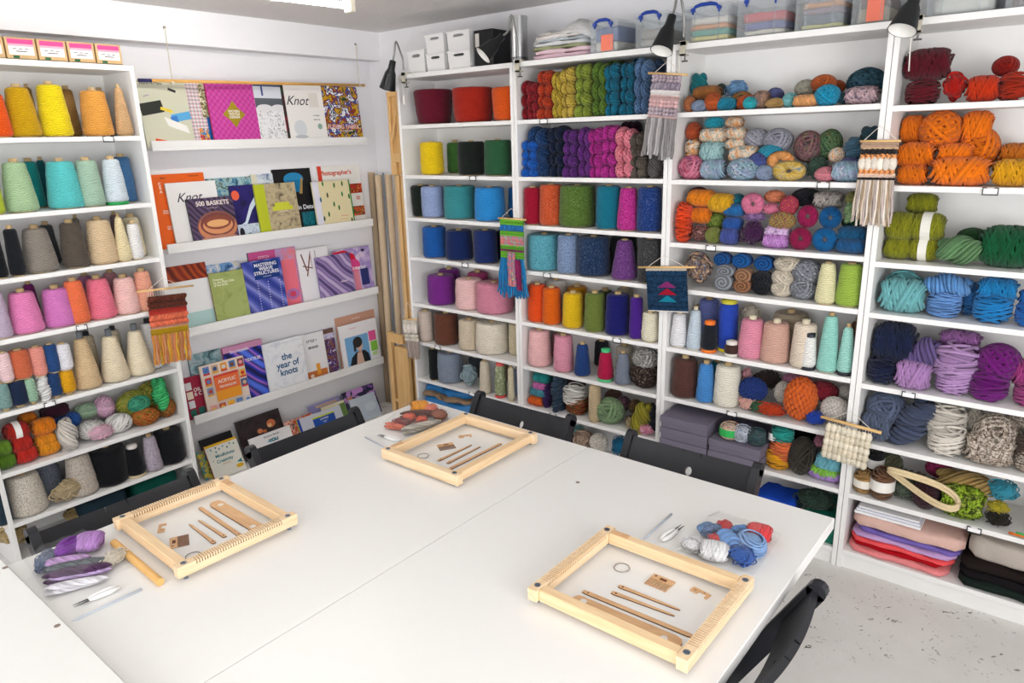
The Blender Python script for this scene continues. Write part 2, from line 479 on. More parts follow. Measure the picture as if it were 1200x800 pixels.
# ------------------------------------------------------------------ tables
ZT = 0.74
def table(x0, y0, x1, y1, z, label, screws=()):
    r = empty('table', ((x0+x1)/2, (y0+y1)/2, 0)); tag(r, label, 'table')
    hx, hy = (x1-x0)/2, (y1-y0)/2
    t = MB().bbox(-hx, -hy, z - .03, hx, hy, z, .0015).build('tabletop', LAMINATE, r)
    for sx in (-1, 1):
        for sy in (-1, 1):
            MB().bbox(sx*(hx-.22)-.022, sy*(hy-.32)-.022, 0, sx*(hx-.22)+.022, sy*(hy-.32)+.022, z-.03, .003).build('leg', WHITE, r)
    for (px, py) in screws:
        P = onZ(px, py, z)
        MB().cyl((P[0]-(x0+x1)/2, P[1]-(y0+y1)/2, z - .001), .006, .0016, 12).build('screw', plain('8a7a70', .4), t)
    return r
TX0, TX1, TX2, TY0, TY1 = 1.118, 1.8612, 2.6037, -0.9928, -2.362
table(TX0, TY1, TX1 - .001, TY0, ZT, 'white worktable half beside the left-hand chairs with two looms')
table(TX1 + .001, TY1, TX2, TY0, ZT, 'white worktable half on the right carrying one loom', [(677, 565)])
ZT3 = 0.77
table(0.75, -3.2, 2.05, TY1 - .012, ZT3, 'white table at the lower left corner, a little higher', [(6, 665), (67, 733)])

# ------------------------------------------------------------------ folding chairs
def chair(loc, rotz, label):
    """local: sitter faces +y; back rest at -y"""
    r = empty('folding_chair', loc, (0, 0, rotz)); tag(r, label, 'chair', 'black folding chairs')
    top = Vector((0, -.20, .775))
    for s in (-1, 1):
        m = MB().bar((s*.208, .235, 0.0), (s*.208, -.185, .745), .024, .042, up=(0, 1, 0.3))
        m.v = [tuple(p) for p in m.v]
        m.tube([(s*.220, -.185, .745), (s*.196, -.185, .745)], .021, 12)
        m.build('back_leg', BLACKP, r)
        MB().bar((s*.180, -.215, 0.0), (s*.180, .165, .425), .024, .04, up=(0, 1, 0.3)).build('front_leg', BLACKP, r)
    # seat of slats
    for k in range(5):
        y = -.13 + k*.072
        MB().bbox(-.168, y, .432, .168, y + .064, .45, .003).build('seat_slat', BLACKP, r)
    MB().bar((-.18, -.165, .058), (.18, -.165, .058), .02, .03).build('stretcher', BLACKP, r)
    MB().bar((-.20, .16, .13), (.20, .16, .13), .02, .03).build('stretcher', BLACKP, r)
    # bowed back slat with an oval hole
    V = []; Fc = []
    H0, H1, HW = -.062, .062, .196
    def bow(x): return -.022 * (1 - (x/HW)**2)
    def addpatch(grid):
        b = len(V); R_, C_ = len(grid), len(grid[0])
        for y in (0.0, 0.014):
            for row in grid:
                for (x, z) in row: V.append((x, bow(x) + y, z))
        k = R_*C_
        for i in range(R_-1):
            for j in range(C_-1):
                q = (b+i*C_+j, b+i*C_+j+1, b+(i+1)*C_+j+1, b+(i+1)*C_+j)
                Fc.append(q); Fc.append(tuple(k+a for a in reversed(q)))
        return b, k, C_, R_
    def rim(b, k, idx):
        for a, c in zip(idx[:-1], idx[1:]): Fc.append((b+c, b+a, b+k+a, b+k+c))
    sq = .03
    for x0, x1 in ((-HW, -sq), (sq, HW)):
        g = [[(x, z) for x in np.linspace(x0, x1, 9)] for z in (H0, H1)]
        b, k, C_, R_ = addpatch(g); rim(b, k, list(range(C_))); rim(b, k, [C_+i for i in range(C_)][::-1])
    ring = []
    for a in np.linspace(0, 2*PI, 33):
        ring.append((.0125*math.cos(a), .0145*math.sin(a)))
    outer = []
    for a in np.linspace(0, 2*PI, 33):
        c, s = math.cos(a), math.sin(a); f = min(sq/max(abs(c), 1e-6), H1/max(abs(s), 1e-6)); outer.append((c*f, s*f))
    b, k, C_, R_ = addpatch([outer, ring]); rim(b, k, list(range(C_))); rim(b, k, [C_+i for i in range(C_)][::-1])
    me = mesh_of('back_slat', V, Fc, False)
    link('back_slat', me, BLACKP, r, (0, -.160, .690), (math.radians(29), 0, 0))
    return r
chair((1.490, -1.035, 0), PI, 'black folding chair behind the far corner loom, its oval back hole showing')
chair((2.142, -1.030, 0), PI, 'black folding chair in front of the grey flat boxes')
chair((1.205, -1.448, 0), -PI/2, 'black folding chair in front of the lowest row of books')
chair((1.205, -2.068, 0), -PI/2, 'black folding chair in front of the left-wall bookcase')
chair((2.478, -1.540, 0), PI/2, 'black folding chair on the bare floor at the right table edge')
#@@ITEMS
# ------------------------------------------------------------------ yarn meshes (unit size, shared between alike things)
class ST:
    """collects closed or open strands as thin tubes"""
    def __init__(s): s.V = []; s.F = []; s.n = 0; s.D = []
    def strand(s, P, r, closed=True, sides=4, Nrm=None, dye=None):
        P = np.asarray(P, float); m = len(P)
        if closed: T = np.roll(P, -1, 0) - np.roll(P, 1, 0)
        else: T = np.gradient(P, axis=0)
        T /= np.linalg.norm(T, axis=1, keepdims=True) + 1e-9
        ref = P + 1e-4 if Nrm is None else Nrm
        U = ref - T * np.sum(ref * T, 1, keepdims=True)
        U /= np.linalg.norm(U, axis=1, keepdims=True) + 1e-9
        Wv = np.cross(T, U)
        a = 2 * PI * (np.arange(sides) + 0.5) / sides
        rr = np.asarray(r) if hasattr(r, '__len__') else np.full(m, r)
        ring = P[:, None, :] + rr[:, None, None] * (np.cos(a)[None, :, None] * U[:, None, :] + np.sin(a)[None, :, None] * Wv[:, None, :])
        s.V.append(ring.reshape(-1, 3))
        i = np.arange(m if closed else m - 1); j = (i + 1) % m
        k = np.arange(sides); k2 = (k + 1) % sides
        q = np.stack([s.n + i[:, None]*sides + k[None], s.n + i[:, None]*sides + k2[None], s.n + j[:, None]*sides + k2[None], s.n + j[:, None]*sides + k[None]], -1)
        s.F.append(q.reshape(-1, 4)); s.n += m * sides; s.D.append(np.full(m * sides, rng.uniform(.66, 1.14) if dye is None else dye))
    def blob(s, c, r, seg=12, ring=8):
        m = MB().sphere(c, r, seg, ring)
        s.V.append(np.array(m.v)); s.F.append(np.array(m.f) + s.n); s.n += len(m.v); s.D.append(np.full(len(m.v), .8))
    def mesh(s, name):
        V = np.concatenate(s.V); Fa = np.concatenate(s.F).astype(np.int32)
        me = bpy.data.meshes.new(name)
        me.vertices.add(len(V)); me.vertices.foreach_set('co', V.ravel())
        me.loops.add(Fa.size); me.loops.foreach_set('vertex_index', Fa.ravel())
        me.polygons.add(len(Fa)); me.polygons.foreach_set('loop_start', np.arange(len(Fa), dtype=np.int32) * 4)
        me.polygons.foreach_set('loop_total', np.full(len(Fa), 4, np.int32))
        me.polygons.foreach_set('use_smooth', np.ones(len(Fa), bool))
        me.update(calc_edges=True); me.validate()
        D = np.concatenate(s.D) if len(s.D) and sum(map(len, s.D)) == len(V) else np.ones(len(V))
        a = me.attributes.new('dye', 'FLOAT_COLOR', 'POINT'); a.data.foreach_set('color', np.repeat(np.stack([D, D, D, np.ones(len(D))], 1), 1, 0).ravel())
        return me
def rnd_rot():
    q = rng.normal(size=4); q /= np.linalg.norm(q); w, x, y, z = q
    return np.array([[1-2*(y*y+z*z), 2*(x*y-z*w), 2*(x*z+y*w)], [2*(x*y+z*w), 1-2*(x*x+z*z), 2*(y*z-x*w)], [2*(x*z-y*w), 2*(y*z+x*w), 1-2*(x*x+y*y)]])
TH_ = np.linspace(0, 2*PI, 29)[:-1]
def m_ball(groups, per, r, spread):
    s = ST(); s.blob((0, 0, 0), 0.86, 16, 10)
    for g in range(groups):
        R_ = rnd_rot()
        for k in range(per):
            h = (k - (per-1)/2) * spread + rng.normal() * .02
            rad = math.sqrt(max(0.02, 0.95**2 - h*h)) * (1 + .015*rng.normal() + .02*g/groups)
            P = np.stack([rad*np.cos(TH_), rad*np.sin(TH_), h + .02*np.sin(3*TH_ + rng.uniform(0, 6))], 1)
            s.strand(P @ R_.T, r)
    return s
def m_skein(per, r, tilt, n=3.0, lobes=2):
    """long axis x, yarn wound diagonally round it"""
    s = ST(); s.blob((0, 0, 0), (.93, .86, .86), 16, 10)
    for f in range(lobes):
        sg = 1 if f % 2 == 0 else -1
        for k in range(per):
            x0 = -0.80 + 1.6 * (k + .5*rng.random()) / per
            ph = rng.normal() * .15 + f * .7
            x = np.clip(x0 + sg * tilt * np.sin(TH_ + ph) * (1 - abs(x0)*.5), -.985, .985)
            rad = (1 - np.abs(x)**n)**(1/n) * (.93 + .04*rng.random())
            s.strand(np.stack([x, rad*np.cos(TH_), rad*np.sin(TH_)], 1), r, Nrm=np.stack([0*x, np.cos(TH_), np.sin(TH_)], 1))
    return s
def m_cake(rows, r, wob):
    """vertical axis, yarn wound round it"""
    s = ST(); s.blob((0, 0, 0), (.86, .86, .93), 16, 10)
    for k in range(rows):
        z0 = -0.9 + 1.8 * (k + rng.random()*.6) / rows
        z = np.clip(z0 + wob*np.sin(TH_ + rng.uniform(0, 6)), -.97, .97)
        rad = (1 - np.abs(z)**3.2)**(1/3.2) * (.93 + .05*rng.random())
        s.strand(np.stack([rad*np.cos(TH_), rad*np.sin(TH_), z], 1), r)
    return s
def m_hank(turns, strands, r, rope=.52, off=.46):
    """vertical axis: two ropes of yarn twisted round one another"""
    s = ST(); t = np.linspace(-1, 1, 56)
    env = (1 - np.abs(t)**4)**.5
    for p in (0, PI):
        a = turns * PI * t + p
        cx, cy = off*np.cos(a)*(.35 + .65*env), off*np.sin(a)*(.35 + .65*env)
        C = np.stack([cx, cy, t*.96], 1)
        s.strand(C, rope*.86*np.maximum(env, .12), closed=False, sides=10, Nrm=np.tile([[1., .3, 0.]], (56, 1)))
        T = np.gradient(C, axis=0); T /= np.linalg.norm(T, axis=1, keepdims=True)
        U = np.cross(T, [0, 0, 1.]); U = U / (np.linalg.norm(U, axis=1, keepdims=True) + 1e-6); Wv = np.cross(T, U)
        for k in range(strands):
            b = 2*PI*k/strands + 1.1*t*PI*.5 + rng.normal()*.08
            rr = rope*(.92 + .1*rng.random())*np.maximum(env, .12)
            P = C + rr[:, None]*(np.cos(b)[:, None]*U + np.sin(b)[:, None]*Wv)
            s.strand(P, r, closed=False, Nrm=P - C)
    return s
def m_loops(n, r):
    s = ST(); s.blob((0, 0, 0), (.72, .72, .66), 12, 8)
    tt = np.linspace(0, 2*PI, 33)[:-1]
    for k in range(n):
        c = rng.normal(size=3); c /= np.linalg.norm(c); c *= .5
        R_ = rnd_rot(); a = .26 + .22*rng.random(); b = a*(.45 + .4*rng.random())
        P = np.stack([a*np.cos(tt), b*np.sin(tt), .10*np.sin(2*tt + rng.uniform(0, 6))], 1) @ R_.T + c
        L = np.linalg.norm(P, axis=1, keepdims=True); P = np.where(L > .98, P / L * .98, P)
        s.strand(P, r)
    return s
def m_donut(n, r, R0=.60, r0=.40):
    """pull skein seen end on: axis y, hole in the middle"""
    s = ST(); tt = np.linspace(0, 2*PI, 17)[:-1]
    m = 24; A = np.linspace(0, 2*PI, m+1)[:-1]
    s.strand(np.stack([R0*np.cos(A), 0*A, R0*np.sin(A)], 1), r0*.93, sides=10, Nrm=np.tile([[0, 1., 0]], (m, 1)))
    for k in range(n):
        a0 = 2*PI*k/n + rng.normal()*.03
        a = a0 + .55*np.sin(tt) * (1 if k % 2 else .6)
        q = R0 + r0*np.cos(tt)*(1 + .05*rng.random()); y = r0*1.05*np.sin(tt)
        P = np.stack([q*np.cos(a), y, q*np.sin(a)], 1)
        s.strand(P, r, Nrm=P - np.stack([R0*np.cos(a), 0*a, R0*np.sin(a)], 1))
    return s
def m_swirl(r):
    """rolled end of a soft strand: a spiral on a rounded pad"""
    s = ST(); s.blob((0, .1, 0), (.74, .60, .74), 14, 8)
    t = np.linspace(.4, 1, 90)
    for o in (0, .5):
        a = 2*PI*2.3*(t - .4)/.6 + o*2*PI; q = .08 + .80*(t - .4)/.6
        P = np.stack([q*np.cos(a), -.80*np.sqrt(np.maximum(0, 1 - q*q*.9)), q*np.sin(a)], 1)
        s.strand(P, r, closed=False, sides=5, Nrm=np.tile([[0, -1., 0.1]], (90, 1)), dye=1.15 if o == 0 else .55)  # second strand darkened: shade in the gaps of the roll, painted as colour
    for k in range(10):
        y = -.45 + .13*k
        q = .9 - .1*abs(y); P = np.stack([q*np.cos(TH_), y + .05*np.sin(2*TH_ + k), q*np.sin(TH_)], 1)
        s.strand(P, r)
    return s
def m_pom(n, r):
    s = ST(); s.blob((0, 0, 0), .82, 14, 9)
    for k in range(n):
        z = 1 - 2*(k + .5)/n; a = k*2.39996; q = math.sqrt(1 - z*z)
        s.blob((q*math.cos(a)*.84, q*math.sin(a)*.84, z*.84), r*(.85 + .3*rng.random()), 6, 4)
    return s
def m_knots(rows):
    """upright stack of knotted hank ends"""
    s = ST(); tt = np.linspace(0, 2*PI, 19)[:-1]; hz = 1.0/rows
    for i in range(rows):
        z = -1 + hz*(2*i + 1)
        for x0, rx in ((((-.46, .52), (.46, .52)) if i % 2 == 0 else ((-.52, .46), (.40, .58)))):
            c = np.array([x0*.95, rng.uniform(-.12, .12), z + rng.uniform(-.10, .10)*hz*2])
            R3 = np.array([rx*1.06, .80, hz*1.28]); s.blob(c, tuple(R3*.84), 10, 7)
            ax = rng.uniform(-.9, .9)
            for g in (0, 1):
                an = ax + g*rng.uniform(.7, 1.4); ca, sa = math.cos(an), math.sin(an)
                for k in range(5):
                    h = (k - 2)*.30 + rng.normal()*.03; rad = math.sqrt(max(.05, .90 - h*h))
                    P = np.stack([rad*np.cos(tt), rad*np.sin(tt), np.full(18, h)], 1)
                    P = np.stack([P[:, 0]*ca + P[:, 2]*sa, P[:, 1], -P[:, 0]*sa + P[:, 2]*ca], 1)
                    s.strand(c + P*R3, .055, Nrm=P)
    return s
YM = {
 'ball': [m_ball(6, 4, .10, .21).mesh('yarn_ball') for _ in range(3)],
 'fatball': [m_ball(5, 4, .13, .27).mesh('yarn_ball') for _ in range(2)],
 'skein': [m_skein(26, .045, .30).mesh('yarn_skein') for _ in range(2)],
 'fatskein': [m_skein(13, .085, .34).mesh('yarn_skein') for _ in range(2)],
 'cake': [m_cake(26, .055, .16).mesh('yarn_cake'), m_cake(26, .055, .22).mesh('yarn_cake')],
 'fatcake': [m_cake(17, .085, .26).mesh('yarn_cake'), m_cake(17, .085, .30).mesh('yarn_cake')],
 'hank': [m_hank(.9, 11, .095, .50, .43).mesh('yarn_hank'), m_hank(-1.0, 11, .095, .50, .43).mesh('yarn_hank')],
 'bundle': [m_hank(.22, 15, .085, .50, .40).mesh('yarn_hank')],
 'rope': [m_knots(3).mesh('yarn_hank'), m_knots(4).mesh('yarn_hank'), m_knots(4).mesh('yarn_hank')],
 'loops': [m_loops(70, .045).mesh('yarn_loops'), m_loops(70, .045).mesh('yarn_loops')],
 'fatloops': [m_loops(42, .085).mesh('yarn_loops')],
 'donut': [m_donut(54, .035).mesh('yarn_pull_skein')],
 'swirl': [m_swirl(.11).mesh('yarn_roll')],
 'pom': [m_pom(170, .15).mesh('bobble_yarn')],
}
KINDWORD = {'bundle': ('yarn_hank', 'long yarn hank', 'yarn hank'), 'ball': ('yarn_ball', 'yarn ball', 'yarn ball'), 'fatball': ('yarn_ball', 'chunky yarn ball', 'yarn ball'),
 'skein': ('yarn_skein', 'yarn skein', 'yarn skein'), 'fatskein': ('yarn_skein', 'chunky yarn skein', 'yarn skein'),
 'cake': ('yarn_cake', 'round yarn skein', 'yarn skein'), 'fatcake': ('yarn_cake', 'chunky round yarn skein', 'yarn skein'),
 'hank': ('yarn_hank', 'twisted yarn hank', 'yarn hank'), 'rope': ('yarn_hank', 'knotted yarn hank', 'yarn hank'),
 'loops': ('yarn_bundle', 'loopy yarn bundle', 'yarn bundle'), 'fatloops': ('yarn_bundle', 'chunky loopy yarn bundle', 'yarn bundle'),
 'donut': ('yarn_pull_skein', 'ring-shaped yarn skein', 'yarn skein'), 'swirl': ('yarn_roll', 'rolled-up yarn', 'yarn roll'),
 'pom': ('bobble_yarn', 'bobbly yarn bundle', 'yarn bundle')}
VCOUNT = {}
def yarn(cell, crop, x0, y0, x1, y1, look, color, kind='ball', d=.09, mat=None, lie=False, roll=0.0, sy=None, tw=False, band=None):
    """a soft yarn thing whose outline in the photo is the box x0 y0 x1 y1 (in the units of crop)"""
    ox, oy, s = crop
    u0, v0, u1, v1 = ox + x0/s, oy + y0/s, ox + x1/s, oy + y1/s
    um, vm = (u0+u1)/2, (v0+v1)/2
    unit = cell[0]
    C = plane(unit, um, vm, d); mp = metres_per_px(C, um)
    rx = (u1-u0)/2*mp*((1.16 if cell in ('C1', 'C2') else 1.07) if kind in ('ball', 'fatball', 'loops', 'skein') else 1)
    rzz = abs(plane(unit, um, v0, d)[2] - plane(unit, um, v1, d)[2])/2
    if cell in ('C1', 'C2') and kind in ('ball', 'fatball', 'loops'): rzz *= 1.10
    z = C[2]; zb = zbase(cell)
    if z - rzz < zb + .022: z = zb + rzz*.985
    if unit != 'L' and C[0] + 0 > 0:
        pass
    ry = sy if sy else min(.115, max(.035, (rx + rzz)/2*.95))
    yy = min(max(d, ry*.9), DEPTH - .008 - ry*.97)
    P = [C[0], yy, z] if unit != 'L' else [XL - yy, C[1], z]
    # keep inside the bookcase
    if unit != 'L':
        k = 'ABCD'.index(unit); lo, hi = XB[k] + TH + .001, XB[k+1] - TH - .003
        if P[0] - rx < lo: P[0] = lo + rx
        if P[0] + rx > hi: P[0] = hi - rx
    else:
        hi = YL - TH - .001
        if P[1] + rx > hi: P[1] = hi - rx
    nm, word, cat = KINDWORD[kind]
    i = VCOUNT.get(kind, 0); VCOUNT[kind] = i + 1
    me = YM[kind][i % len(YM[kind])]
    rot = [0, 0, rz(unit)]
    if kind in ('ball', 'fatball', 'loops', 'fatloops', 'pom'):
        sc = (rx, ry, rzz)
    elif kind in ('hank', 'rope'):
        if lie: sc = (rzz, ry, rx); rot = [0, PI/2 + roll, rz(unit)]
        else: sc = (rx, ry, rzz); rot = [0, roll, rz(unit)]
    elif kind in ('skein', 'fatskein') and lie == 'end':
        sc = (ry, rx, rzz); rot = [0, 0, rz(unit) + PI/2]
    else:
        sc = (rx, ry, rzz); rot = [0, roll, rz(unit)]
    m = mat or yarn_mat('marl' if tw else 'yarn')
    o = link(nm, me, m, None, P, rot, sc, color)
    if band:
        b = MB(); w = .34 if kind in ('cake', 'fatcake') else .26
        if kind in ('cake', 'fatcake'): b.lathe([(.97, -w), (1.03, -w), (1.03, w), (.97, w)], 24)
        else:
            b.lathe([(.97, -w), (1.03, -w), (1.03, w), (.97, w)], 24)
            b.v = [(zv, yv, xv) for (xv, yv, zv) in b.v]
        b.build('paper_band', plain(band, .6), o)
    PEND.append((o, look + ' ' + word, where(cell), um, cat, word + 's in the bookcases'))
    return o
CONES = []
def cone(cell, crop, x0, y0, x1, y1, look, color, taper=.75, d=None, core='c9ad80', cap=None, foot=None, tw=False, mat=None, core_h=.014, word='yarn cone', base=None):
    """cone or spool of yarn standing on a shelf"""
    ox, oy, s = crop
    u0, v0, u1, v1 = ox + x0/s, oy + y0/s, ox + x1/s, oy + y1/s
    um = (u0+u1)/2; unit = cell[0]; zb = zbase(cell) if base is None else base
    dd = .085 if d is None else d
    for _ in range(3):
        C = plane(unit, um, (v0+v1)/2, dd); mp = metres_per_px(C, um); R = (u1-u0)/2*mp
        if d is None: dd = max(.02, min(R + .004, DEPTH - .01 - R))
        else: dd = min(d, DEPTH - .01 - R)
    if d is not None:
        cc_ = C[1] if unit == 'L' else C[0]
        for (cl, q, e, R2) in CONES:
            if cl == cell:
                while R > .03 and math.hypot(q - cc_, e - (DEPTH - .008 - R if d > .15 else min(d, DEPTH - .01 - R))) < R + R2 - .004: R *= .94
        dd = min(max(d, .0), DEPTH - .01 - R)
        if d > .15: dd = DEPTH - .008 - R
    CONES.append((cell, C[1] if unit == 'L' else C[0], dd, R))
    top = plane(unit, um, v0, dd)[2]
    h = max(.04, top - zb)
    rb, rt = (R, R*taper) if taper <= 1 else (R/taper, R)
    P = [C[0], dd, zb + .001] if unit != 'L' else [XL - dd, C[1], zb + .001]
    if unit != 'L':
        k = 'ABCD'.index(unit); lo, hi = XB[k] + TH + .002, XB[k+1] - TH - .004
        P[0] = max(lo + R, min(hi - R, P[0]))
    else:
        P[1] = min(P[1], YL - TH - .002 - R)
    r = empty('yarn_cone' if 'cone' in word else 'yarn_spool', P, (0, 0, rz(unit) + rng.uniform(-.5, .5)))
    cr = min(rt*.5, .0165); z0 = .004 if foot is None else .012
    e = min(.010, h*.12)
    prof = [(cr, z0), (rb - e*.6, z0), (rb, z0 + e)]
    for t in np.linspace(.12, .88, 7):
        prof.append((rb + (rt - rb)*t + .0006*rng.normal() + .018*R*math.sin(PI*t), z0 + e + (h - 2*e - z0)*t))
    prof += [(rt, h - e), (rt - e*.45, h - e*.3), (rt - e*1.2 if rt > .02 else rt*.6, h), (cr, h - .001)]
    MB().lathe(prof, 26).build('yarn', mat or yarn_mat('tweed' if tw else 'cone_yarn'), r, True, color=color)
    MB().lathe([(cr*.98, 0), (cr*1.05, 0), (cr*.9, h + core_h), (cr*.6, h + core_h), (cr*.6, h - .01)], 16).build('core', plain(core, .75), r, True)
    if cap: MB().lathe([(rt*.82, h - .002), (rt*.86, h + .012), (cr, h + .016), (.0005, h + .016)], 18).build('cap', plain(cap, .4), r, True)
    if foot: MB().lathe([(.001, 0), (rb*.92, 0), (rb*.95, .012), (.001, .013)], 20).build('foot', plain(foot, .5), r, True)
    elif foot is None: MB().lathe([(.001, 0), (rb*.72, 0), (rb*.72, .005), (.001, .006)], 18).build('base_ring', plain(core, .7), r)
    PEND.append((r, look + ' ' + word, where(cell), um, 'yarn cone' if 'cone' in word else 'yarn spool', word + 's in the bookcases'))
    return r
# ------------------------------------------------------------------ what stands on the shelves (outlines read off the photo)
cL1, cL2, cL3, cL6 = (0, 0, 4), (0, 180, 4), (0, 360, 2.857), (0, 440, 5)
cB1, cB2, cB3, cBH = (430, 0, 3.243), (430, 180, 3.243), (430, 350, 3.243), (600, 60, 5)
c4, c5, c6 = (760, 0, 3.636), (760, 200, 3.636), (760, 400, 3.636)
cD1, cD2, cD3 = (980, 0, 3.333), (980, 220, 3.077), (960, 460, 2.857)
BK = .19   # centre depth of things in the back row
# --- left-wall bookcase
for a in ((-70,440,48,632,'orange','e2571a',.7),(10,412,185,637,'mustard yellow','c49a10',.66),(165,400,330,628,'bright yellow','ead21c',.74),
          (370,428,525,632,'amber','dd9c48',.78),(525,412,614,630,'slim beige','c8a276',.42)):
    cone('L1', cL1, *a)
for a in ((300,420,390,618,'brown','9a7440',.7),(135,412,200,615,'khaki','9a7c40',.7),(470,428,540,615,'dark khaki','8a6f48',.7)):
    cone('L1', cL1, *a, d=BK)
for a in ((-85,30,4,268,'lime green','b4c83a',.7),(0,40,170,270,'sage green','a9c79c',.68),(205,36,388,252,'turquoise','5cc4c4',.72),
          (350,32,484,238,'grey-green','a4c2ac',.76)):
    cone('L2', cL2, *a)
cone('L2', cL2, 466,26,600,228,'ice blue','d6e2ea',.70, foot='1e9a4a', d=.045)
cone('L2', cL2, 560,14,664,210,'steel blue','3f6a96',.80, d=.125)
for a in ((118,36,222,255,'deep teal','1d8f8c',.75),(200,30,260,225,'dark petrol','1f5f66',.7)):
    cone('L2', cL2, *a, d=BK)
for a in ((-60,360,22,580,'jet black','15171c',.75),(24,350,108,572,'black','1c1e24',.8),(90,348,268,555,'taupe grey','8d857c',.66),(275,322,410,540,'dark umber','5a5148',.72),
          (395,308,550,512,'cream beige','dcc19c',.72)):
    cone('L3', cL2, *a)
cone('L3', cL2, 528,294,610,500,'pale butter','ecdcb0',.42); cone('L3', cL2, 590,326,674,494,'slim white','f2f0ee',.8, d=.035)
cone('L3', cL2, 612,292,714,482,'ivory','efe2bf',.74, d=.125)
for a in ((200,330,295,530,'charcoal grey','4a4c52',.7),(545,282,602,480,'mauve brown','8a7478',.7),(370,298,420,500,'stone grey','8a8176',.7)):
    cone('L3', cL2, *a, d=BK)
for a in ((-60,650,45,845,'lilac grey','c2b0c6',.75),(28,645,200,832,'rose pink','eb86bc',.72),(190,628,352,808,'orchid pink','d67cc0',.76),(300,592,414,795,'coral','f0764c',.76),
          (393,582,543,782,'salmon pink','ee7890',.68),(525,577,656,768,'blush pink','f6c6c0',.72),(628,548,724,740,'peach','eba58c',.76)):
    cone('L4', cL2, *a)
for a in ((130,606,205,780,'plum','8a2f7c',.7),(385,567,475,760,'pale mauve','c98cb4',.7),(505,552,592,745,'dusty pink','d99aa4',.7)):
    cone('L4', cL2, *a, d=BK)
def stack2(x, lower, upper):
    """two small spools standing one on the other"""
    a = cone('L5', cL3, *lower, taper=.92, core_h=.002, foot=False, word='yarn spool')
    zt = a.location.z
    h = plane('L', (lower[0]+lower[2])/2/2.857, 360 + lower[1]/2.857, .06)[2]
    cone('L5', cL3, *upper, taper=.94, core_h=.004, word='yarn spool', base=h + .006)
for lo, up in (((-14,252,38,348,'grey teal','7fa09c'),(-10,150,42,250,'pale pink','f3cfd2')),((22,242,98,336,'dark navy','1d2b46'),(30,140,106,240,'terracotta','cf6a48')),
               ((84,236,124,318,'soft sage','9cc0a4'),(100,130,155,228,'light salmon','e9988a')),((158,216,206,300,'navy','22406e'),(148,122,197,214,'dark blue','264a80')),
               ((197,208,254,296,'golden mustard','e2a41c'),(185,120,241,206,'white','eceaf0'))):
    stack2(0, lo, up)
cone('L5', cL3, 474,48,541,218,'tall white','f2f1ef',.8, d=.10, core='33363a', core_h=.018)
yarn('L5', cL3, 115,225,172,312,'crumpled white','f0eeec','hank', d=.04)
for a in ((235,100,333,281,'tan','d8bb92'),(328,92,430,262,'cream','e8d8ba'),(414,74,512,242,'ivory','eddfc2')):
    cone('L5', cL3, *a, .48, core='6f7478', core_h=.03)
for a in ((285,88,345,250,'oatmeal','d5c6a6'),(378,70,430,230,'pale oatmeal','d9ccb2'),):
    cone('L5', cL3, *a, .8, d=BK, core='33363a', core_h=.018)
for a in ((-30,375,62,470,'green','6f9a2a','skein',.06),(-30,462,92,560,'olive green','5f8a24','skein',.06),
          (20,268,166,378,'brick red','b82a20','skein',.08),(55,340,186,452,'red','c22a20','skein',.07),(80,415,216,510,'bright red','d03024','skein',.06),
          (108,215,212,290,'orange','f08a1c','skein',.17),(180,246,322,345,'orange','f48a1a','skein',.08),(195,336,326,412,'amber orange','f59a22','skein',.075),(213,385,350,475,'golden orange','f8a024','skein',.07),
          (236,166,402,246,'dark plum','43162c','skein',.18),(385,208,472,300,'royal blue','2f62b4','ball',.15),(290,225,400,285,'blue','3a66ae','ball',.20),
          (432,160,577,250,'pale sage','b0cfae','ball',.18),(455,240,612,356,'white','ece9e4','ball',.09),(614,214,771,322,'snow white','efece8','ball',.08),
          (553,115,672,248,'candy pink','f0c0dc','ball',.17)):
    yarn('L6', cL6, *a[:6], kind=a[6], d=a[7], band='f4f2ee' if a[4] in ('brick red',) else None)
yarn('L6', cL6, 325,258,460,432,'cream','efe9e0','hank', d=.06)
yarn('L6', cL6, 506,288,682,396,'pale pink','f6c6da','loops', d=.035, sy=.03)
yarn('L6', cL6, 676,84,892,246,'olive and gold','b0a24a','donut', d=.12, mat=varie(['b8a850','8f9a44','c9b460']))
yarn('L6', cL6, 750,118,880,210,'teal green','2f9a80','fatball', d=.085, sy=.03, mat=varie(['2f9a80','59b48a','2a7a74']))
yarn('L6', cL6, 772,196,932,292,'rust and olive','a8582c','fatball', d=.07, mat=varie(['a8582c','c07038','7a7a30']))
yarn('L6', cL6, 888,20,986,192,'bright green','3fc06c','hank', d=.08, mat=varie(['36b862','58cc82','2a9c60']))
yarn('L6', cL6, 850,24,1012,170,'mossy olive','8f9a3e','fatball', d=.17, mat=varie(['8f9a3e','b0a84e','6a7a34']))
yarn('L6', cL6, 918,138,1026,246,'brown and green','7a6a34','fatball', d=.09, mat=varie(['7a6a34','b0643a','6a8a3a']))
for a in ((15,552,160,716,'oatmeal','d8cfc0',.78,True),(214,488,323,622,'speckled stone','c8bdb0',.74,True),(300,462,427,597,'wide black','14161a',.98,False),
          (474,428,541,553,'lilac grey','b8aebc',.62,True),(518,402,620,528,'black','191b20',.86,False)):
    cone('L7', cL3, *a[:7], tw=a[7])
cone('L7', cL3, 108,505,224,640,'blue-grey marled','8a93a2',.72, d=.17, tw=True)
cone('L7', cL3, 414,466,488,580,'slim black','17191e',.62, cap='efe8e0', foot='d8c8a0')
cone('L7', cL3, -40,560,28,700,'dark petrol','2a3c4a',.9)
yarn('L7', cL3, 164,594,316,678,'tan','c9b48e','loops', d=.03, sy=.028)
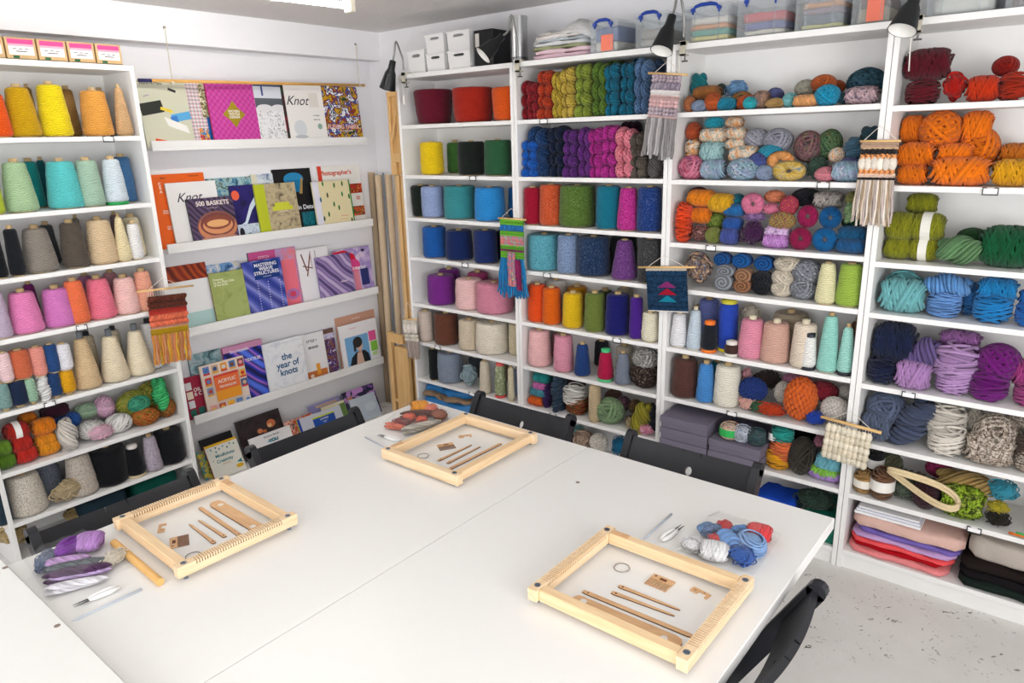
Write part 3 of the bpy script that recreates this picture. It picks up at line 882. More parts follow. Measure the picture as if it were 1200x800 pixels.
yarn('L8', cL3, -30,712,108,800,'straw-coloured','b8a070','fatloops', d=.10, sy=.09); yarn('L8', cL3, 200,655,330,720,'brown twine','9a8458','fatloops', d=.12)
# --- corner bookcase
for cell, crop, rows in (
  ('A1', cB1, ((180,342,328,472,'burgundy','651428',1.18),(325,334,482,466,'rust red','a8281a',1.10),(478,332,600,457,'burnt orange','d8561a',1.1))),
  ('A2', cB1, ((203,540,292,665,'yellow','f0cc1c',.98),(345,538,449,666,'black','1a211e',.98),(445,532,552,667,'forest green','2c5c3c',.96))),
  ('A3', cB2, ((140,120,217,240,'black','1a221c',1.1),(207,124,294,243,'periwinkle','96a8d2',.98),(292,122,414,248,'teal','3a8e94',.97),(408,128,526,256,'sky blue','2c8cd4',.94))),
  ('A4', cB2, ((212,277,303,400,'cobalt blue','1c5aa8',.98),(298,290,403,408,'dark navy','14285c',.95),(405,290,497,420,'navy','1c2e66',.96))),
  ('A5', cB2, ((230,460,336,580,'purple','7a2c8a',.96),(335,474,442,602,'blush','f2c6c4',.92),(415,488,558,618,'dusty rose','d98aa0',.95))),
  ('A6', cB3, ((195,46,254,160,'beige','d9c8bc',.9),(255,54,349,175,'brown','6b4030',.96),(348,78,432,192,'oat beige','d8c8b0',.94),(413,87,541,217,'wide cream','ece2d0',.94))),
  ('A7', cB3, ((235,190,271,302,'slim black','1a1c20',.95),(268,202,366,318,'blue-grey','8a96a8',.95),(425,236,473,345,'cream','ddd2bc',.72),(535,262,561,380,'slim cream','e2d6b8',.85)))):
    for a in rows: cone(cell, crop, *a, core_h=.006 if crop is not cB3 else .008)
cone('A2', cB1, 288,542,352,660,'grass green','4a7c3c',.95, d=BK); cone('A3', cB2, 516,128,566,250,'blue','2a7cc8',.95, d=BK)
cone('A4', cB2, 480,290,560,415,'midnight blue','18244c',.95, d=BK); cone('A5', cB2, 228,436,362,560,'deep purple','7c3088',.96, d=BK)
cone('A5', cB2, 330,448,472,570,'magenta pink','b8447c',.96, d=BK); cone('A6', cB3, 538,92,600,205,'straw','dccfae',.95, d=.13)
cone('A7', cB3, 216,184,247,290,'pale grey','9a9c9c',1.0, d=.12, cap='2a8a50', foot='2a8a50'); cone('A7', cB3, 370,218,430,300,'dark slate','4a5058',.9, d=BK)
cone('A7', cB3, 468,238,500,345,'tan','b49a7c',.9, d=.16); cone('A7', cB3, 484,252,531,366,'green and white','a8b08c',.78, foot='e05050', mat=varie(['b4ba94','7c8a62','dcd8c4'], 60, 'variegated_cone'), cap='e86060')
cone('A7', cB3, 556,266,592,385,'slate blue','8a9ab8',.95, d=.10)
yarn('A7', cB3, 345,250,427,342,'pale blue','9cb4bc','fatloops', d=.05)
# --- second rear bookcase: hanks on two shelves
for a in ((38,180,122,396,'dark red','8e1420'),(100,182,188,392,'crimson','96202a'),(160,114,266,390,'rust orange','b83e20'),
          (244,128,326,386,'gold','c8ac3c'),(300,100,402,386,'mustard','ccb04a'),(380,75,492,380,'light olive','8a9a38'),(476,70,588,372,'moss green','5c7c2a'),
          (558,75,652,370,'teal','12708c'),(648,66,742,366,'petrol teal','0e6480'),(724,62,832,375,'slate blue','5878a0')):
    yarn('B1', cBH, *a, kind='rope', d=.06)
for a in ((300,108,360,330,'dark gold','b89a34'),(560,60,660,330,'deep moss','4a6a24'),(720,42,775,330,'dark teal','0d5468'),(822,62,886,372,'dark slate blue','4a6890')):
    yarn('B1', cBH, *a, kind='rope', d=.16)
for a in ((42,530,156,736,'bright blue','1660c0',.05),(98,462,240,736,'marled navy','1c4070',.08),(228,452,356,736,'dark navy','12203c',.09),(310,466,412,736,'purple','5e2a78',.06),
          (394,460,502,736,'violet','6a2c80',.06),(464,456,560,736,'magenta','b0288c',.06),(536,440,652,736,'bright magenta','ba3094',.08),(606,456,742,736,'pink','ec8898',.06),
          (700,478,812,736,'grey-brown','645a50',.07)):
    yarn('B2', cBH, *a[:6], kind='rope', d=a[6])
yarn('B2', cBH, 84,462,200,640,'cobalt blue','1a58a8','rope', d=.17); yarn('B2', cBH, 640,410,748,560,'dark plum','401830','rope', d=.2, lie=True)
yarn('B2', cBH, 795,590,886,736,'speckled grey','5e5a58','hank', d=.06, tw=True); yarn('B2', cBH, 770,460,880,600,'charcoal','4a4a48','hank', d=.16)
for cell, crop, rows in (
  ('B3', cB2, ((595,128,668,266,'crimson','a01430',.92,0),(655,117,747,270,'rust orange','c4522a',.94,1),(730,120,869,278,'olive green','55702c',.93,1),(870,122,967,285,'teal','147088',.94,0),(950,130,1037,290,'magenta','b82c88',.74,1),(1025,127,1122,295,'speckled navy','1c3a78',.92,1))),
  ('B4', cB2, ((600,304,729,452,'aqua','5aa4b4',.95,1),(722,308,812,465,'blue-grey','7c92b4',.9,1),(795,314,926,475,'marled navy','1e3456',.92,1),(928,328,1031,485,'purple','6a3a7c',.58,1),(1028,322,1122,470,'charcoal','3c3c3e',.95,1))),
  ('B5', cB2, ((610,496,687,642,'orange-red','e8501c',.88,0),(665,508,740,655,'orange','e06414',.88,0),(742,528,824,670,'yellow','e2b81c',.88,0),(825,528,907,678,'olive','6c7c38',.9,0),(905,532,1001,693,'navy','1a1c68',.9,0),(997,544,1050,695,'violet','4a2288',.9,0),(1043,602,1112,725,'cream','ece4cc',.9,0))),
  ('B6', cB3, ((593,114,684,255,'pale pink','f6c0c0',.84,0),(708,138,786,282,'rose pink','e498ac',.86,0),(787,172,851,300,'navy blue','24427c',.66,0),(940,206,1006,330,'slate grey','7c8494',.58,0)))):
    for a in rows: cone(cell, crop, *a[:7], tw=bool(a[7]), core_h=.005 if cell < 'B5' else .01)
cone('B6', cB3, 875,200,939,320,'crimson','b41c48',.66, cap='46b878', foot='5cc488')
for a in (('B5', cB2, 668,478,752,620,'white','e6e2dc'),('B5', cB2, 746,503,827,640,'golden','d8921c'),('B5', cB2, 856,518,922,660,'dark green','4a5c30'),('B5', cB2, 930,508,1000,650,'stone','a8a090'),('B4', cB2, 915,312,1022,460,'black','202226'),
          ('B6', cB3, 683,126,740,262,'light rose','ecaab4'),('B6', cB3, 846,156,905,290,'black','26282c'),('B6', cB3, 930,176,1002,300,'cream','ddd2c0')):
    cone(*a, .9, d=BK)
yarn('B6', cB3, 1012,186,1108,266,'speckled white','9a9890','fatball', d=.07, mat=varie(['e8e6e0','6a6864','f2f0ec'], 7)); yarn('B6', cB3, 1004,254,1108,354,'dark brown','4a3a34','fatball', d=.07, mat=varie(['4a3a34','2a2220','8a7a70'], 7))
for a in ((632,276,706,320,'teal','1c8c8c','skein',.06),(632,312,692,346,'pink','d070b0','skein',.055),(620,336,692,370,'blue-teal','4a94a8','skein',.05),(617,355,680,391,'orange','ee6a20','skein',.05),(613,381,680,413,'deep orange','ea5a14','skein',.05),
          (690,304,742,376,'blue','4a8ab4','ball',.13),(752,298,832,338,'maroon','4a1a22','ball',.15),
          (905,344,972,410,'brown','5a4036','ball',.16),(944,370,1002,424,'purple-brown','5c3a4a','ball',.13),(996,384,1044,436,'dark tan','6a5030','ball',.14),(985,428,1018,462,'cocoa','7c5a44','ball',.10),(872,402,976,492,'sage green','8aa87c','fatball',.07),
          (982,462,1018,512,'beige','cdbb94','loops',.05)):
    yarn('B7', cB3, *a[:6], kind=a[6], d=a[7])
yarn('B7', cB3, 670,340,708,428,'purple','4a2c6c','hank', d=.07); yarn('B7', cB3, 704,310,754,440,'marled navy','2c4258','hank', d=.05, tw=True)
yarn('B7', cB3, 742,324,840,402,'white','f0ece6','fatcake', d=.08); yarn('B7', cB3, 754,394,844,470,'rust variegated','8a4430','cake', d=.08, mat=varie(['8a4430','5a5a3a','b05a3a','6a2c30'], 3))
cone('B7', cB3, 842,326,889,462,'beige','cbb592',.95)
yarn('B7', cB3, 1006,398,1080,506,'mustard olive','a0962c','hank', d=.05, roll=.25); yarn('B7', cB3, 1055,408,1106,502,'dark grey','3c4450','hank', d=.09)
yarn('B7', cB3, 1014,496,1098,540,'white and pink','f0d0d8','loops', d=.03, sy=.03, mat=varie(['f6f0ee','e4709c','f4e4e0'], 3))
yarn('B8', cB3, 768,492,882,575,'brown and white','7a5a4a','fatloops', d=.08, mat=varie(['5a4034','c8b09c','7a5a4a'], 5)); yarn('B8', cB3, 848,514,914,580,'white','ebe4d8','fatball', d=.06)
yarn('B8', cB3, 925,512,992,598,'teal blue','146a94','loops', d=.06); yarn('B8', cB3, 1028,545,1100,600,'dark green','2a5c34','loops', d=.07); yarn('B8', cB3, 775,474,832,526,'pale teal','7cbcb8','loops', d=.16)
# --- third rear bookcase
V1 = varie(['8ac4cc','e89a4a','f2e2cc','6a8ab8'], 2.0); V2 = varie(['d0d8e0','9aa4c4','8fb8c0','c4a8c0'], 2.0); V3 = varie(['e8903a','f4dcc0','7aa4b4'], 2.4); V4 = varie(['6a7c54','8a5a64','4a6458'], 3.0)
for a in ((158,320,238,416,'teal','1a8088','hank',.14),(193,364,308,432,'tan','a86a34','skein',.12),(155,408,197,472,'copper','b06a40','ball',.05),(186,426,249,473,'grey-blue','8a9ab4','ball',.05),(243,396,308,470,'rust','b85424','ball',.06),
          (294,358,328,404,'dark bottle green','24382c','ball',.18),(322,336,430,420,'light blue','7aa8d4','loops',.17),(288,416,374,470,'teal blue','1c84a0','ball',.07),(384,394,468,460,'burnt orange','c05424','skein',.08),(408,416,458,467,'turquoise','2ab0bc','ball',.045),
          (508,376,572,432,'blue-violet','5a5e90','ball',.14),(503,418,577,460,'tan','b8925a','ball',.06),(574,400,632,460,'aqua','7cc0c4','ball',.08),(628,342,718,412,'grey-green','a8a494','ball',.16),(700,322,794,388,'orange-brown','c4602a','fatball',.13),
          (768,344,834,398,'dark orange','b0501c','ball',.2),(713,372,810,456,'turquoise blue','1c9cc4','fatball',.06),(620,402,724,458,'peach','eeac70','skein',.06),(798,386,862,447,'dark teal','1f4a58','loops',.08)):
    yarn('C1', c4, *a[:6], kind=a[6], d=a[7])
yarn('C1', c4, 355,378,442,452,'olive and brown','7a7444','fatball', d=.12, mat=varie(['7a7444','a4693a','5a6c54'])); yarn('C1', c4, 453,378,514,460,'grey and mauve','7a748a','skein', d=.08, mat=varie(['7a748a','b08a6a','5c6480']))
yarn('C1', c4, 856,296,1002,412,'dark teal','2a4a58','fatball', d=.17, mat=varie(['2a4a58','3c5c6c','1c343c'])); yarn('C1', c4, 834,368,990,448,'mauve and grey','6a6478','fatskein', d=.07, mat=varie(['5a566c','d4b4b8','4a5a70']))
for a in ((160,524,218,602,'rust','b8502c','ball',.12,None),(156,592,224,676,'striped blue and white','9cc4d0','cake',.09,V1),(124,668,224,760,'pink and red','b84a70','fatball',.07,varie(['b83a5c','e088a0','7a3c68'])),
          (243,498,318,550,'turquoise','1c9ab0','ball',.12,None),(223,544,332,608,'orange and white','d8904a','skein',.09,V3),(218,600,328,690,'pale teal','8ab4b8','fatskein',.08,varie(['8ab4b8','a8c8c8','6a98a4'])),(223,674,338,762,'lilac and blue','a8b0cc','fatskein',.06,V2),
          (333,496,403,548,'teal and orange','6a9a9c','skein',.15,V1),(330,540,417,594,'cream and orange','e4b480','skein',.12,V3),(331,586,414,642,'tangerine striped','dc904c','skein',.12,V3),
          (410,552,508,628,'silver grey','a4a4b0','fatball',.14,None),(498,552,608,642,'grey','a0a0ae','fatball',.13,None),(348,618,468,697,'orange variegated','d8954c','skein',.10,V3),(473,618,568,682,'turquoise blue','2a90ac','ball',.10,None),
          (428,654,502,726,'indigo','4a5694','ball',.07,None),(343,680,464,766,'pale teal and lilac','9cb8c8','fatball',.05,V2),(460,708,530,769,'blue-grey','8c9cb8','ball',.05,None),(501,644,624,732,'orange and grey','e09454','donut',.07,varie(['e89a54','f0b070','d8824a'])),
          (523,684,672,770,'yellow and blue','d8b048','donut',.05,varie(['d8b048','e8c870','7a98b0'])),(628,565,734,684,'mauve mohair','7c5a64','fatball',.13,V4),(728,558,818,672,'forest green','4a6a50','fatball',.15,varie(['3c5c48','5c7a54','6a6448'])),(668,658,772,762,'bottle green','3c5648','loops',.10,None),
          (772,630,834,692,'cream and orange','e0b078','ball',.12,V3),(748,680,834,746,'maroon','8a3450','skein',.08,None),(713,718,794,775,'pink','d88490','ball',.05,None),(828,590,918,678,'steel blue','4a7088','hank',.12,None),(892,544,990,640,'navy and teal','3c5c68','hank',.19,None),
          (823,670,890,714,'indigo','54588c','ball',.09,None),(783,704,912,795,'lilac grey','a8a4c0','skein',.05,V2)):
    yarn('C2', c4, *a[:6], kind=a[6], d=a[7], mat=a[8])
for a in ((120,126,185,297,'fluffy orange-red','ee4a1c','cake',.05),(150,68,222,114,'maroon','5c2034','ball',.18),(166,78,287,154,'orange','f08c18','skein',.10),(176,154,277,226,'bright orange','ee8014','skein',.09),(256,94,368,180,'yellow','e8b020','skein',.10),
          (348,98,412,152,'teal','14788c','ball',.14),(322,138,413,196,'cobalt blue','2470b0','skein',.10),(318,196,403,256,'blue','2a5cac','skein',.08),(306,250,388,322,'periwinkle','4a5aa4','skein',.06),(393,95,496,187,'pink','f088ac','donut',.09),
          (478,130,562,192,'rose pink','ec84a4','loops',.10),(494,82,582,138,'peach','e88c64','ball',.15),(383,218,503,336,'dark purple','4a2050','loops',.06),(633,146,724,242,'crimson','a81c58','donut',.08),(598,247,696,343,'deep crimson','a01850','donut',.06),
          (610,75,734,152,'black','1c1c24','ball',.19),(725,152,824,247,'blue','0f62a0','donut',.08),(695,249,806,351,'cerulean blue','0f6cac','donut',.06),(803,234,934,312,'teal blue','1a5c88','skein',.09),(795,298,929,364,'denim blue','205c90','skein',.06),(828,140,884,218,'sage green','98b884','hank',.12),(826,190,900,250,'dark green','1c5848','ball',.18)):
    yarn('C3', c5, *a[:6], kind=a[6], d=a[7])
yarn('C3', c5, 176,224,264,308,'pink and black','b07078','loops', d=.06, mat=varie(['e08c84','3c3038','d8a090'], 4)); yarn('C3', c5, 248,178,328,252,'green and olive','5a7a34','ball', d=.11, mat=varie(['4a6a30','7a8a3c','2c5a38']))
yarn('C3', c5, 243,244,312,316,'olive','7c8440','ball', d=.06); yarn('C3', c5, 556,104,643,194,'coral speckled','d05a50','pom', d=.11, mat=varie(['d85a4a','c04070','e88a4a'], 6)); yarn('C3', c5, 398,166,508,222,'purple and white','6a3a84','loops', d=.10, mat=varie(['6a3a84','b08cc0','4a2460'], 4))
yarn('C3', c5, 508,174,633,257,'multicoloured','a04a70','pom', d=.08, mat=varie(['c0406c','4a9a6a','e0a040','4a3a6a','d86a8a'], 9)); yarn('C3', c5, 495,230,607,292,'lilac and white','b878c8','skein', d=.08, mat=varie(['b070c4','ead0ee','9a58b4'], 4)); yarn('C3', c5, 485,274,602,338,'orchid','b46cc4','skein', d=.06, mat=varie(['b46cc4','d8a8e0'], 4))
yarn('C3', c5, 698,86,836,164,'taupe and grey','8c8480','fatskein', d=.15, mat=varie(['8c8480','c4bcb4','5c5a60'], 3)); yarn('C3', c5, 840,88,892,150,'khaki','9a9a5c','ball', d=.16)
yarn('C4', c5, 138,336,288,498,'white, navy and tan','d8d0c8','fatloops', d=.09, sy=.08, mat=varie(['f0ece4','3c4468','c09870','e8e0d8'], 6))
for a in ((278,346,358,408,'blue','1c5aa0'),(354,350,443,414,'bright blue','1a62ac'),(448,360,541,428,'royal blue','1a5ca4')):
    yarn('C4', c5, *a, kind='swirl', d=.10)
for a in ((285,398,378,452,'grey','8c9098'),(278,448,368,524,'silver grey','94989f'),(366,413,450,478,'tan','a87c5c'),(360,470,446,532,'brown','9c6c4c'),(436,426,532,486,'black','1c2028'),(438,484,530,544,'jet black','181a22')):
    yarn('C4', c5, *a, kind='swirl', d=.07)
for a in ((538,366,652,428,'cream'),(528,417,624,492,'ivory'),(523,484,613,556,'warm cream')): yarn('C4', c5, *a, color='e4d8c4', kind='fatball', d=.08)
for a in ((615,380,736,480,'grey'),(605,474,716,565,'light grey')): yarn('C4', c5, *a, color='a0a4ac', kind='fatball', d=.08, mat=varie(['a4a8b0','7a7e88','c8ccd0'], 5))
cone('C4', c5, 712,392,806,574,'pale cream','e8e2b4',.66, core_h=.004); cone('C4', c5, 798,395,918,586,'lime green','9cba4c',.8, core_h=.004)
for a in ((85,606,161,765,'white','f0eff2',.72),(162,592,232,778,'pale blue','ccdae6',.62),(380,630,500,800,'pink','e490a8',.78),(475,645,608,826,'rose beige','d4a898',.82),(605,648,722,836,'cream','e8d8c4',.84)):
    cone('C5', c5, *a, core='e8dcc0')
cone('C5', c5, 224,652,294,785,'black','20242c',.80, cap='f07828', foot='f07828'); cone('C5', c5, 294,562,382,778,'royal blue','2c4cb8',.92, cap='d8d040', foot='e8d430', d=.10)
cone('C5', c5, 322,738,385,798,'small brown','4a3430',.95, core='d8d4cc', cap='e0dcd4', foot='e0dcd4', word='thread spool'); cone('C5', c5, 645,705,722,855,'small white','f4f2ee',.74, cap='2a2e38', foot='2c3038', d=.03)
cone('C5', c5, 722,616,817,864,'mint','9ad8cc',.58); cone('C5', c5, 797,665,889,872,'pale mint','a4dcd0',.56, foot='26282c', d=.04)
for a in ((196,545,290,720,'lavender blue','7c88cc',.9),(520,602,675,790,'taupe','b4a48c',.95),(840,640,900,800,'brown','7a5c48',.9),(150,580,200,740,'charcoal','3c4048',.9)): cone('C5', c5, *a, d=BK)
yarn('C5', c5, 376,556,486,660,'cream','ddd2c0','loops', d=.2)
cone('C6', c6, 97,68,212,243,'brown','5a3a34',.86); cone('C6', c6, 203,92,283,270,'cornflower blue','4a8cd0',.70); cone('C6', c6, 277,98,394,285,'ivory','eee8d8',.88); cone('C6', c6, 238,82,312,240,'teal','1c8aa0',.8, d=BK)
for a in ((390,106,444,172,'pale pink','e4a8b0','loops',.14),(378,152,512,258,'navy','1c3c88','pom',.08),(373,230,474,298,'light pink','f0b8ac','loops',.045),(410,248,526,308,'dark green','3a6444','loops',.04),(440,262,592,330,'rust','c8421c','loops',.03),
          (430,118,584,206,'dark brown','3a2c28','loops',.2),(572,138,694,186,'dusty rose','c07c9c','ball',.19),(533,168,614,264,'cream','e4dcd0','pom',.12),(570,168,724,353,'orange','f0702a','pom',.07),(685,172,804,250,'burgundy','8c1c30','fatball',.13),
          (656,292,758,364,'royal blue','2a50c0','loops',.04),(728,234,858,338,'white','e8e2da','pom',.07),(800,188,880,254,'ivory','e0dad0','pom',.17)):
    yarn('C6', c6, *a[:6], kind=a[6], d=a[7], sy=.035 if a[7] < .05 else None)
for a in ((520,358,622,428,'teal','2ca89c'),(511,410,629,504,'orange','f47c48'),(493,474,609,570,'yellow','f2aa1c')): yarn('C7', c6, *a, kind='cake', d=.06)
yarn('C7', c6, 598,430,708,584,'dark brown','3a342c','ball', d=.06)
for a in ((710,476,828,552,'aqua','7cc4d4','skein'),(688,516,824,588,'lime green','8ccc4c','skein'),(680,566,824,630,'lilac','b48cd8','skein')): yarn('C7', c6, *a[:6], kind=a[6], d=.06)
yarn('C7', c6, 706,398,750,446,'pink','d88ca4','ball', d=.12); yarn('C7', c6, 735,445,800,500,'yellow-green','b8c850','ball', d=.15); yarn('C7', c6, 620,360,710,440,'black','20242a','ball', d=.2)
yarn('C8', c6, 612,618,810,728,'dark green','2c4438','loops', d=.09, sy=.07)
yarn('C8', (840, 560, 6.667), 815,440,905,540,'grey','8a8a90','loops', d=.06)
# --- right-end bookcase
for a in ((248,190,442,318,'burgundy','5e1020','fatskein',.10),(268,302,408,402,'deep burgundy','64101e','fatcake',.09),(403,264,524,400,'scarlet','b8180c','fatloops',.08),(503,288,644,394,'orange-red','c8340c','fatskein',.08),(612,220,712,298,'dark red','9c180c','fatball',.16),(630,280,760,392,'vermilion','b02c10','fatcake',.09)):
    yarn('D1', cD1, *a[:6], kind=a[6], d=a[7])
for a in ((243,450,340,562,'fatskein',.16,'top left'),(328,434,490,582,'fatball',.14,'large upper'),(484,432,616,562,'fatskein',.15,'top right'),(236,554,392,658,'fatskein',.10,'middle left'),(388,558,540,648,'fatskein',.10,'middle'),(478,500,634,660,'fatball',.16,'tall rear'),(236,648,362,727,'fatskein',.07,'bottom left'),(356,626,608,741,'fatskein',.06,'long bottom')):
    yarn('D2', cD1, *a[:4], a[6] + ' bright orange', 'f47c10', kind=a[4], d=a[5])
yarn('D2', cD1, 603,628,770,737,'golden yellow','eaa818','fatskein', d=.07); yarn('D2', cD1, 628,558,770,655,'rust and yellow','c8701c','fatskein', d=.16)
for a in ((253,18,368,96,'highest'),(166,84,274,190,'upper left'),(266,88,395,194,'upper right'),(158,184,260,269,'lower left'),(258,188,373,279,'lower right')):
    yarn('D3', cD2, *a[:4], a[4] + ' olive', '8a8c1c', kind='skein', d=.10 if a[4] != 'highest' else .16, band='e8e6dc' if 'right' in a[4] else None)
yarn('D3', cD2, 368,184,518,294,'sage green','6a9464','hank', d=.07, lie=True); yarn('D3', cD2, 438,144,544,206,'dark green','28502c','ball', d=.17); yarn('D3', cD2, 508,154,730,306,'emerald green','0c5a34','fatskein', d=.10)
for a in ((163,288,328,392,'aqua','68acb0','fatloops',.13),(148,350,328,472,'pale aqua','74b8bc','fatskein',.08),(326,304,478,402,'light blue','68a0dc','hank',.10),(320,394,450,488,'cornflower blue','6c9cdc','cake',.08),(443,362,514,478,'mid blue','3c80c4','cake',.16),
          (506,323,660,408,'bright blue','1c84c4','fatskein',.09),(488,394,634,506,'azure blue','1c80c4','fatcake',.08),(640,420,770,516,'strong blue','1c6cc0','fatcake',.08),(655,365,770,425,'ocean blue','1c6cb8','fatskein',.09)):
    yarn('D4', cD2, *a[:6], kind=a[6], d=a[7], lie=a[6] == 'hank')
for a in ((128,484,292,632,'navy','182444','fatskein',.11),(110,620,226,716,'dark navy','141c3c','fatcake',.06),(238,544,368,682,'grey-purple','6c5a90','hank',.09),(206,640,346,742,'lilac','b488c0','fatskein',.05),(368,514,528,584,'mauve','a870b0','fatskein',.18),
          (346,558,526,694,'pale orchid','c098cc','fatcake',.10),(353,680,488,769,'light orchid','bc94c8','fatcake',.08),(508,564,662,698,'plum','78187c','fatball',.10),(478,674,620,782,'deep plum','74147a','fatcake',.07),(630,618,770,722,'raspberry','a03c7c','fatskein',.10),(635,704,770,800,'rose plum','a44480','fatcake',.08)):
    yarn('D5', cD2, *a[:6], kind=a[6], d=a[7], roll=.5 if a[6] == 'hank' else 0)
for a in ((163,0,288,98,'slate blue','5c6884','fatball',.09),(138,78,248,174,'grey-blue','5c6880','fatskein',.06),(243,38,374,196,'dark slate','48526c','hank',.08),(348,34,494,142,'cream','e4dcd0','fatcake',.10),(360,118,490,224,'ivory','e8e0d4','fatcake',.07),(484,48,550,154,'warm white','ddd4c6','fatball',.17)):
    yarn('D6', cD3, *a[:6], kind=a[6], d=a[7], roll=.5 if a[6] == 'hank' else 0)
TW = varie(['6a4c38','e4dacc','5a3e2c','d8ccbc'], 7)
for a in ((518,73,658,202,'upper brown and white','fatball',.09),(476,163,654,264,'lower brown and white','fatskein',.06),(618,68,700,134,'small brown and white','fatball',.18)): yarn('D6', cD3, *a[:5], 'a08c7c', kind=a[5], d=a[6], mat=TW)
yarn('D6', cD3, 640,133,760,224,'brown','54443c','fatcake', d=.09); yarn('D6', cD3, 645,214,760,290,'tweedy brown','6a5a50','fatcake', d=.07, mat=TW)
yarn('D7', cD3, 160,188,218,272,'black','1c1c22','cake', d=.12, band='f0eeea'); yarn('D7', cD3, 113,264,182,336,'tan','c0965c','cake', d=.05, band='efe9de'); yarn('D7', cD3, 168,264,252,364,'brown','7c5840','cake', d=.04, band='f2efe8')
for a in ((208,198,276,270,'green-brown','6a6a54','hank',.16),(234,255,424,335,'dark straw','5a4a38','hank',.13),(398,262,584,345,'golden straw','b8985c','hank',.12),(358,228,444,280,'magenta and teal','a0285c','fatball',.18),(240,308,326,388,'grey-green','5c6858','loops',.07),
          (310,316,398,412,'dark plum','3c2028','ball',.05),(553,283,676,365,'aqua','3c9cb4','loops',.09),(553,358,646,405,'yellow','c0b030','loops',.06),(548,388,648,448,'dark brown','28241c','loops',.05)):
    yarn('D7', cD3, *a[:6], kind=a[6], d=a[7], lie=a[6] == 'hank')
yarn('D7', cD3, 398,333,554,438,'lime and black striped','7a9a30','fatskein', d=.06, mat=varie(['1c2418','a8c83c','1c2418','c4d860'], 3))
# ------------------------------------------------------------------ folded cloth, boxes and bags low on the shelves
def cloth(loc, sx, sy, sz, color, look, wh, cat='folded cloth', name='folded_cloth', wav=.004, um=0, mat=None, group='folded cloths'):
    """soft folded slab; loc is the middle of its underside"""
    V = []; Fc = []; nx, nc = 14, 20
    ph = rng.uniform(0, 6, 6)
    for i in range(nx + 1):
        t = -1 + 2*i/nx; edge = (1 - abs(t)**10)**.25 if abs(t) < 1 else .0
        e = .72 + .28*edge
        for k in range(nc):
            a = 2*PI*k/nc; c, s = math.cos(a), math.sin(a)
            y = math.copysign(abs(c)**.22, c)*sy/2*e; z = math.copysign(abs(s)**.5, s)*sz/2*e
            w = wav*(math.sin(5*t + ph[0] + 2*c) + .6*math.sin(11*t + ph[1] + 3*s))
            y += w*(1 if c < 0 else .2)
            if s > 0: z += w*.6
            if abs(s) < .25 and c < 0: y += .006*math.sin(1.5*PI*0) 
            V.append((t*sx/2 + .3*w, y, z + sz/2))
    for i in range(nx):
        for k in range(nc): Fc.append((i*nc+k, i*nc+(k+1)%nc, (i+1)*nc+(k+1)%nc, (i+1)*nc+k))
    Fc.append(tuple(reversed(range(nc)))); Fc.append(tuple(nx*nc + k for k in range(nc)))
    if mat is None:
        mat = MATS.get('felt')
        if mat is None:
            k = N('felt', .95, .1); oi = k.n.new('ShaderNodeObjectInfo'); n = k.noise(k.coords(), 90, 3)
            k.col(k.mix(oi.outputs['Color'], k.mix((.88,)*3, (1.08,)*3, n.outputs['Fac']), 1.0, 'MULTIPLY')); k.bump(n.outputs['Fac'], .25, .002)
            mat = MATS['felt'] = k.m
    o = link(name, mesh_of(name, V, Fc, True), mat, None, loc, (0, 0, 0), (1, 1, 1), color)
    PEND.append((o, look, wh, um, cat, group)); return o
zz = .081
for look, color, h, x0, x1, y0 in (('salmon pink folded felt','ea8a8c',.027,2.425,2.775,.012),('dark red folded felt','b00f1c',.022,2.435,2.755,.020),('coral folded felt','f2585c',.021,2.43,2.785,.014),('pale lilac folded felt','c4a0d0',.021,2.435,2.79,.016),('violet folded felt','7866b4',.022,2.45,2.80,.022),('thick pink-beige folded felt','dcb6aa',.052,2.435,2.81,.018)):
    cloth(((x0+x1)/2, (y0+.262)/2, zz), x1-x0, .262-y0, h, color, look, where('D8')); zz += h*.97
for k, (c, h) in enumerate((('f4f4f6', .010), ('e4e6f0', .009), ('f0f0f2', .008))):
    m = MB(); m.bbox(-.115 + .006*k, -.10, 0, .115 - .004*k, .10, h, .0015)
    o = m.build('paper_pack', plain(c, .5), None, loc=(2.552, .125 + .004*k, zz + .001)); zz += h + .0015
    PEND.append((o, ['lowest', 'middle', 'uppermost'][k] + ' flat white paper pack', where('D8'), 0, 'paper pack', 'paper packs'))
zz = .081
for look, color, h in (('dark green folded cloth', '1c2622', .038), ('black folded cloth', '181518', .036), ('very dark brown folded cloth', '231c1a', .036)):
    cloth((2.985, .132, zz), .36, .25, h, color, look, where('D8')); zz += h*.97
cloth((2.995, .135, zz), .35, .22, .085, 'b8aea4', 'grey-beige rolled cloth', where('D8'), 'rolled cloth')
cloth((2.20, .10, .076), .20, .15, .05, 'f08c8c', 'coral folded cloth', where('C8'))
cloth((2.12, .11, .127), .17, .16, .07, '1c48b4', 'royal blue folded cloth', where('C8'))
cloth((2.04, .11, .076), .12, .16, .05, '2a3c58', 'dark blue folded cloth', where('C8'))
# green flat box, low in the third bookcase
r = empty('storage_box', (2.31, .13, .076)); MB().bbox(-.065, -.11, 0, .065, .11, .10, .003).build('body', plain('0f6a54', .6), r); MB().bbox(-.067, -.112, .085, .067, .112, .112, .003).build('lid', plain('0e6450', .6), r)
PEND.append((r, 'dark green flat box', where('C8'), 0, 'box', 'storage boxes'))
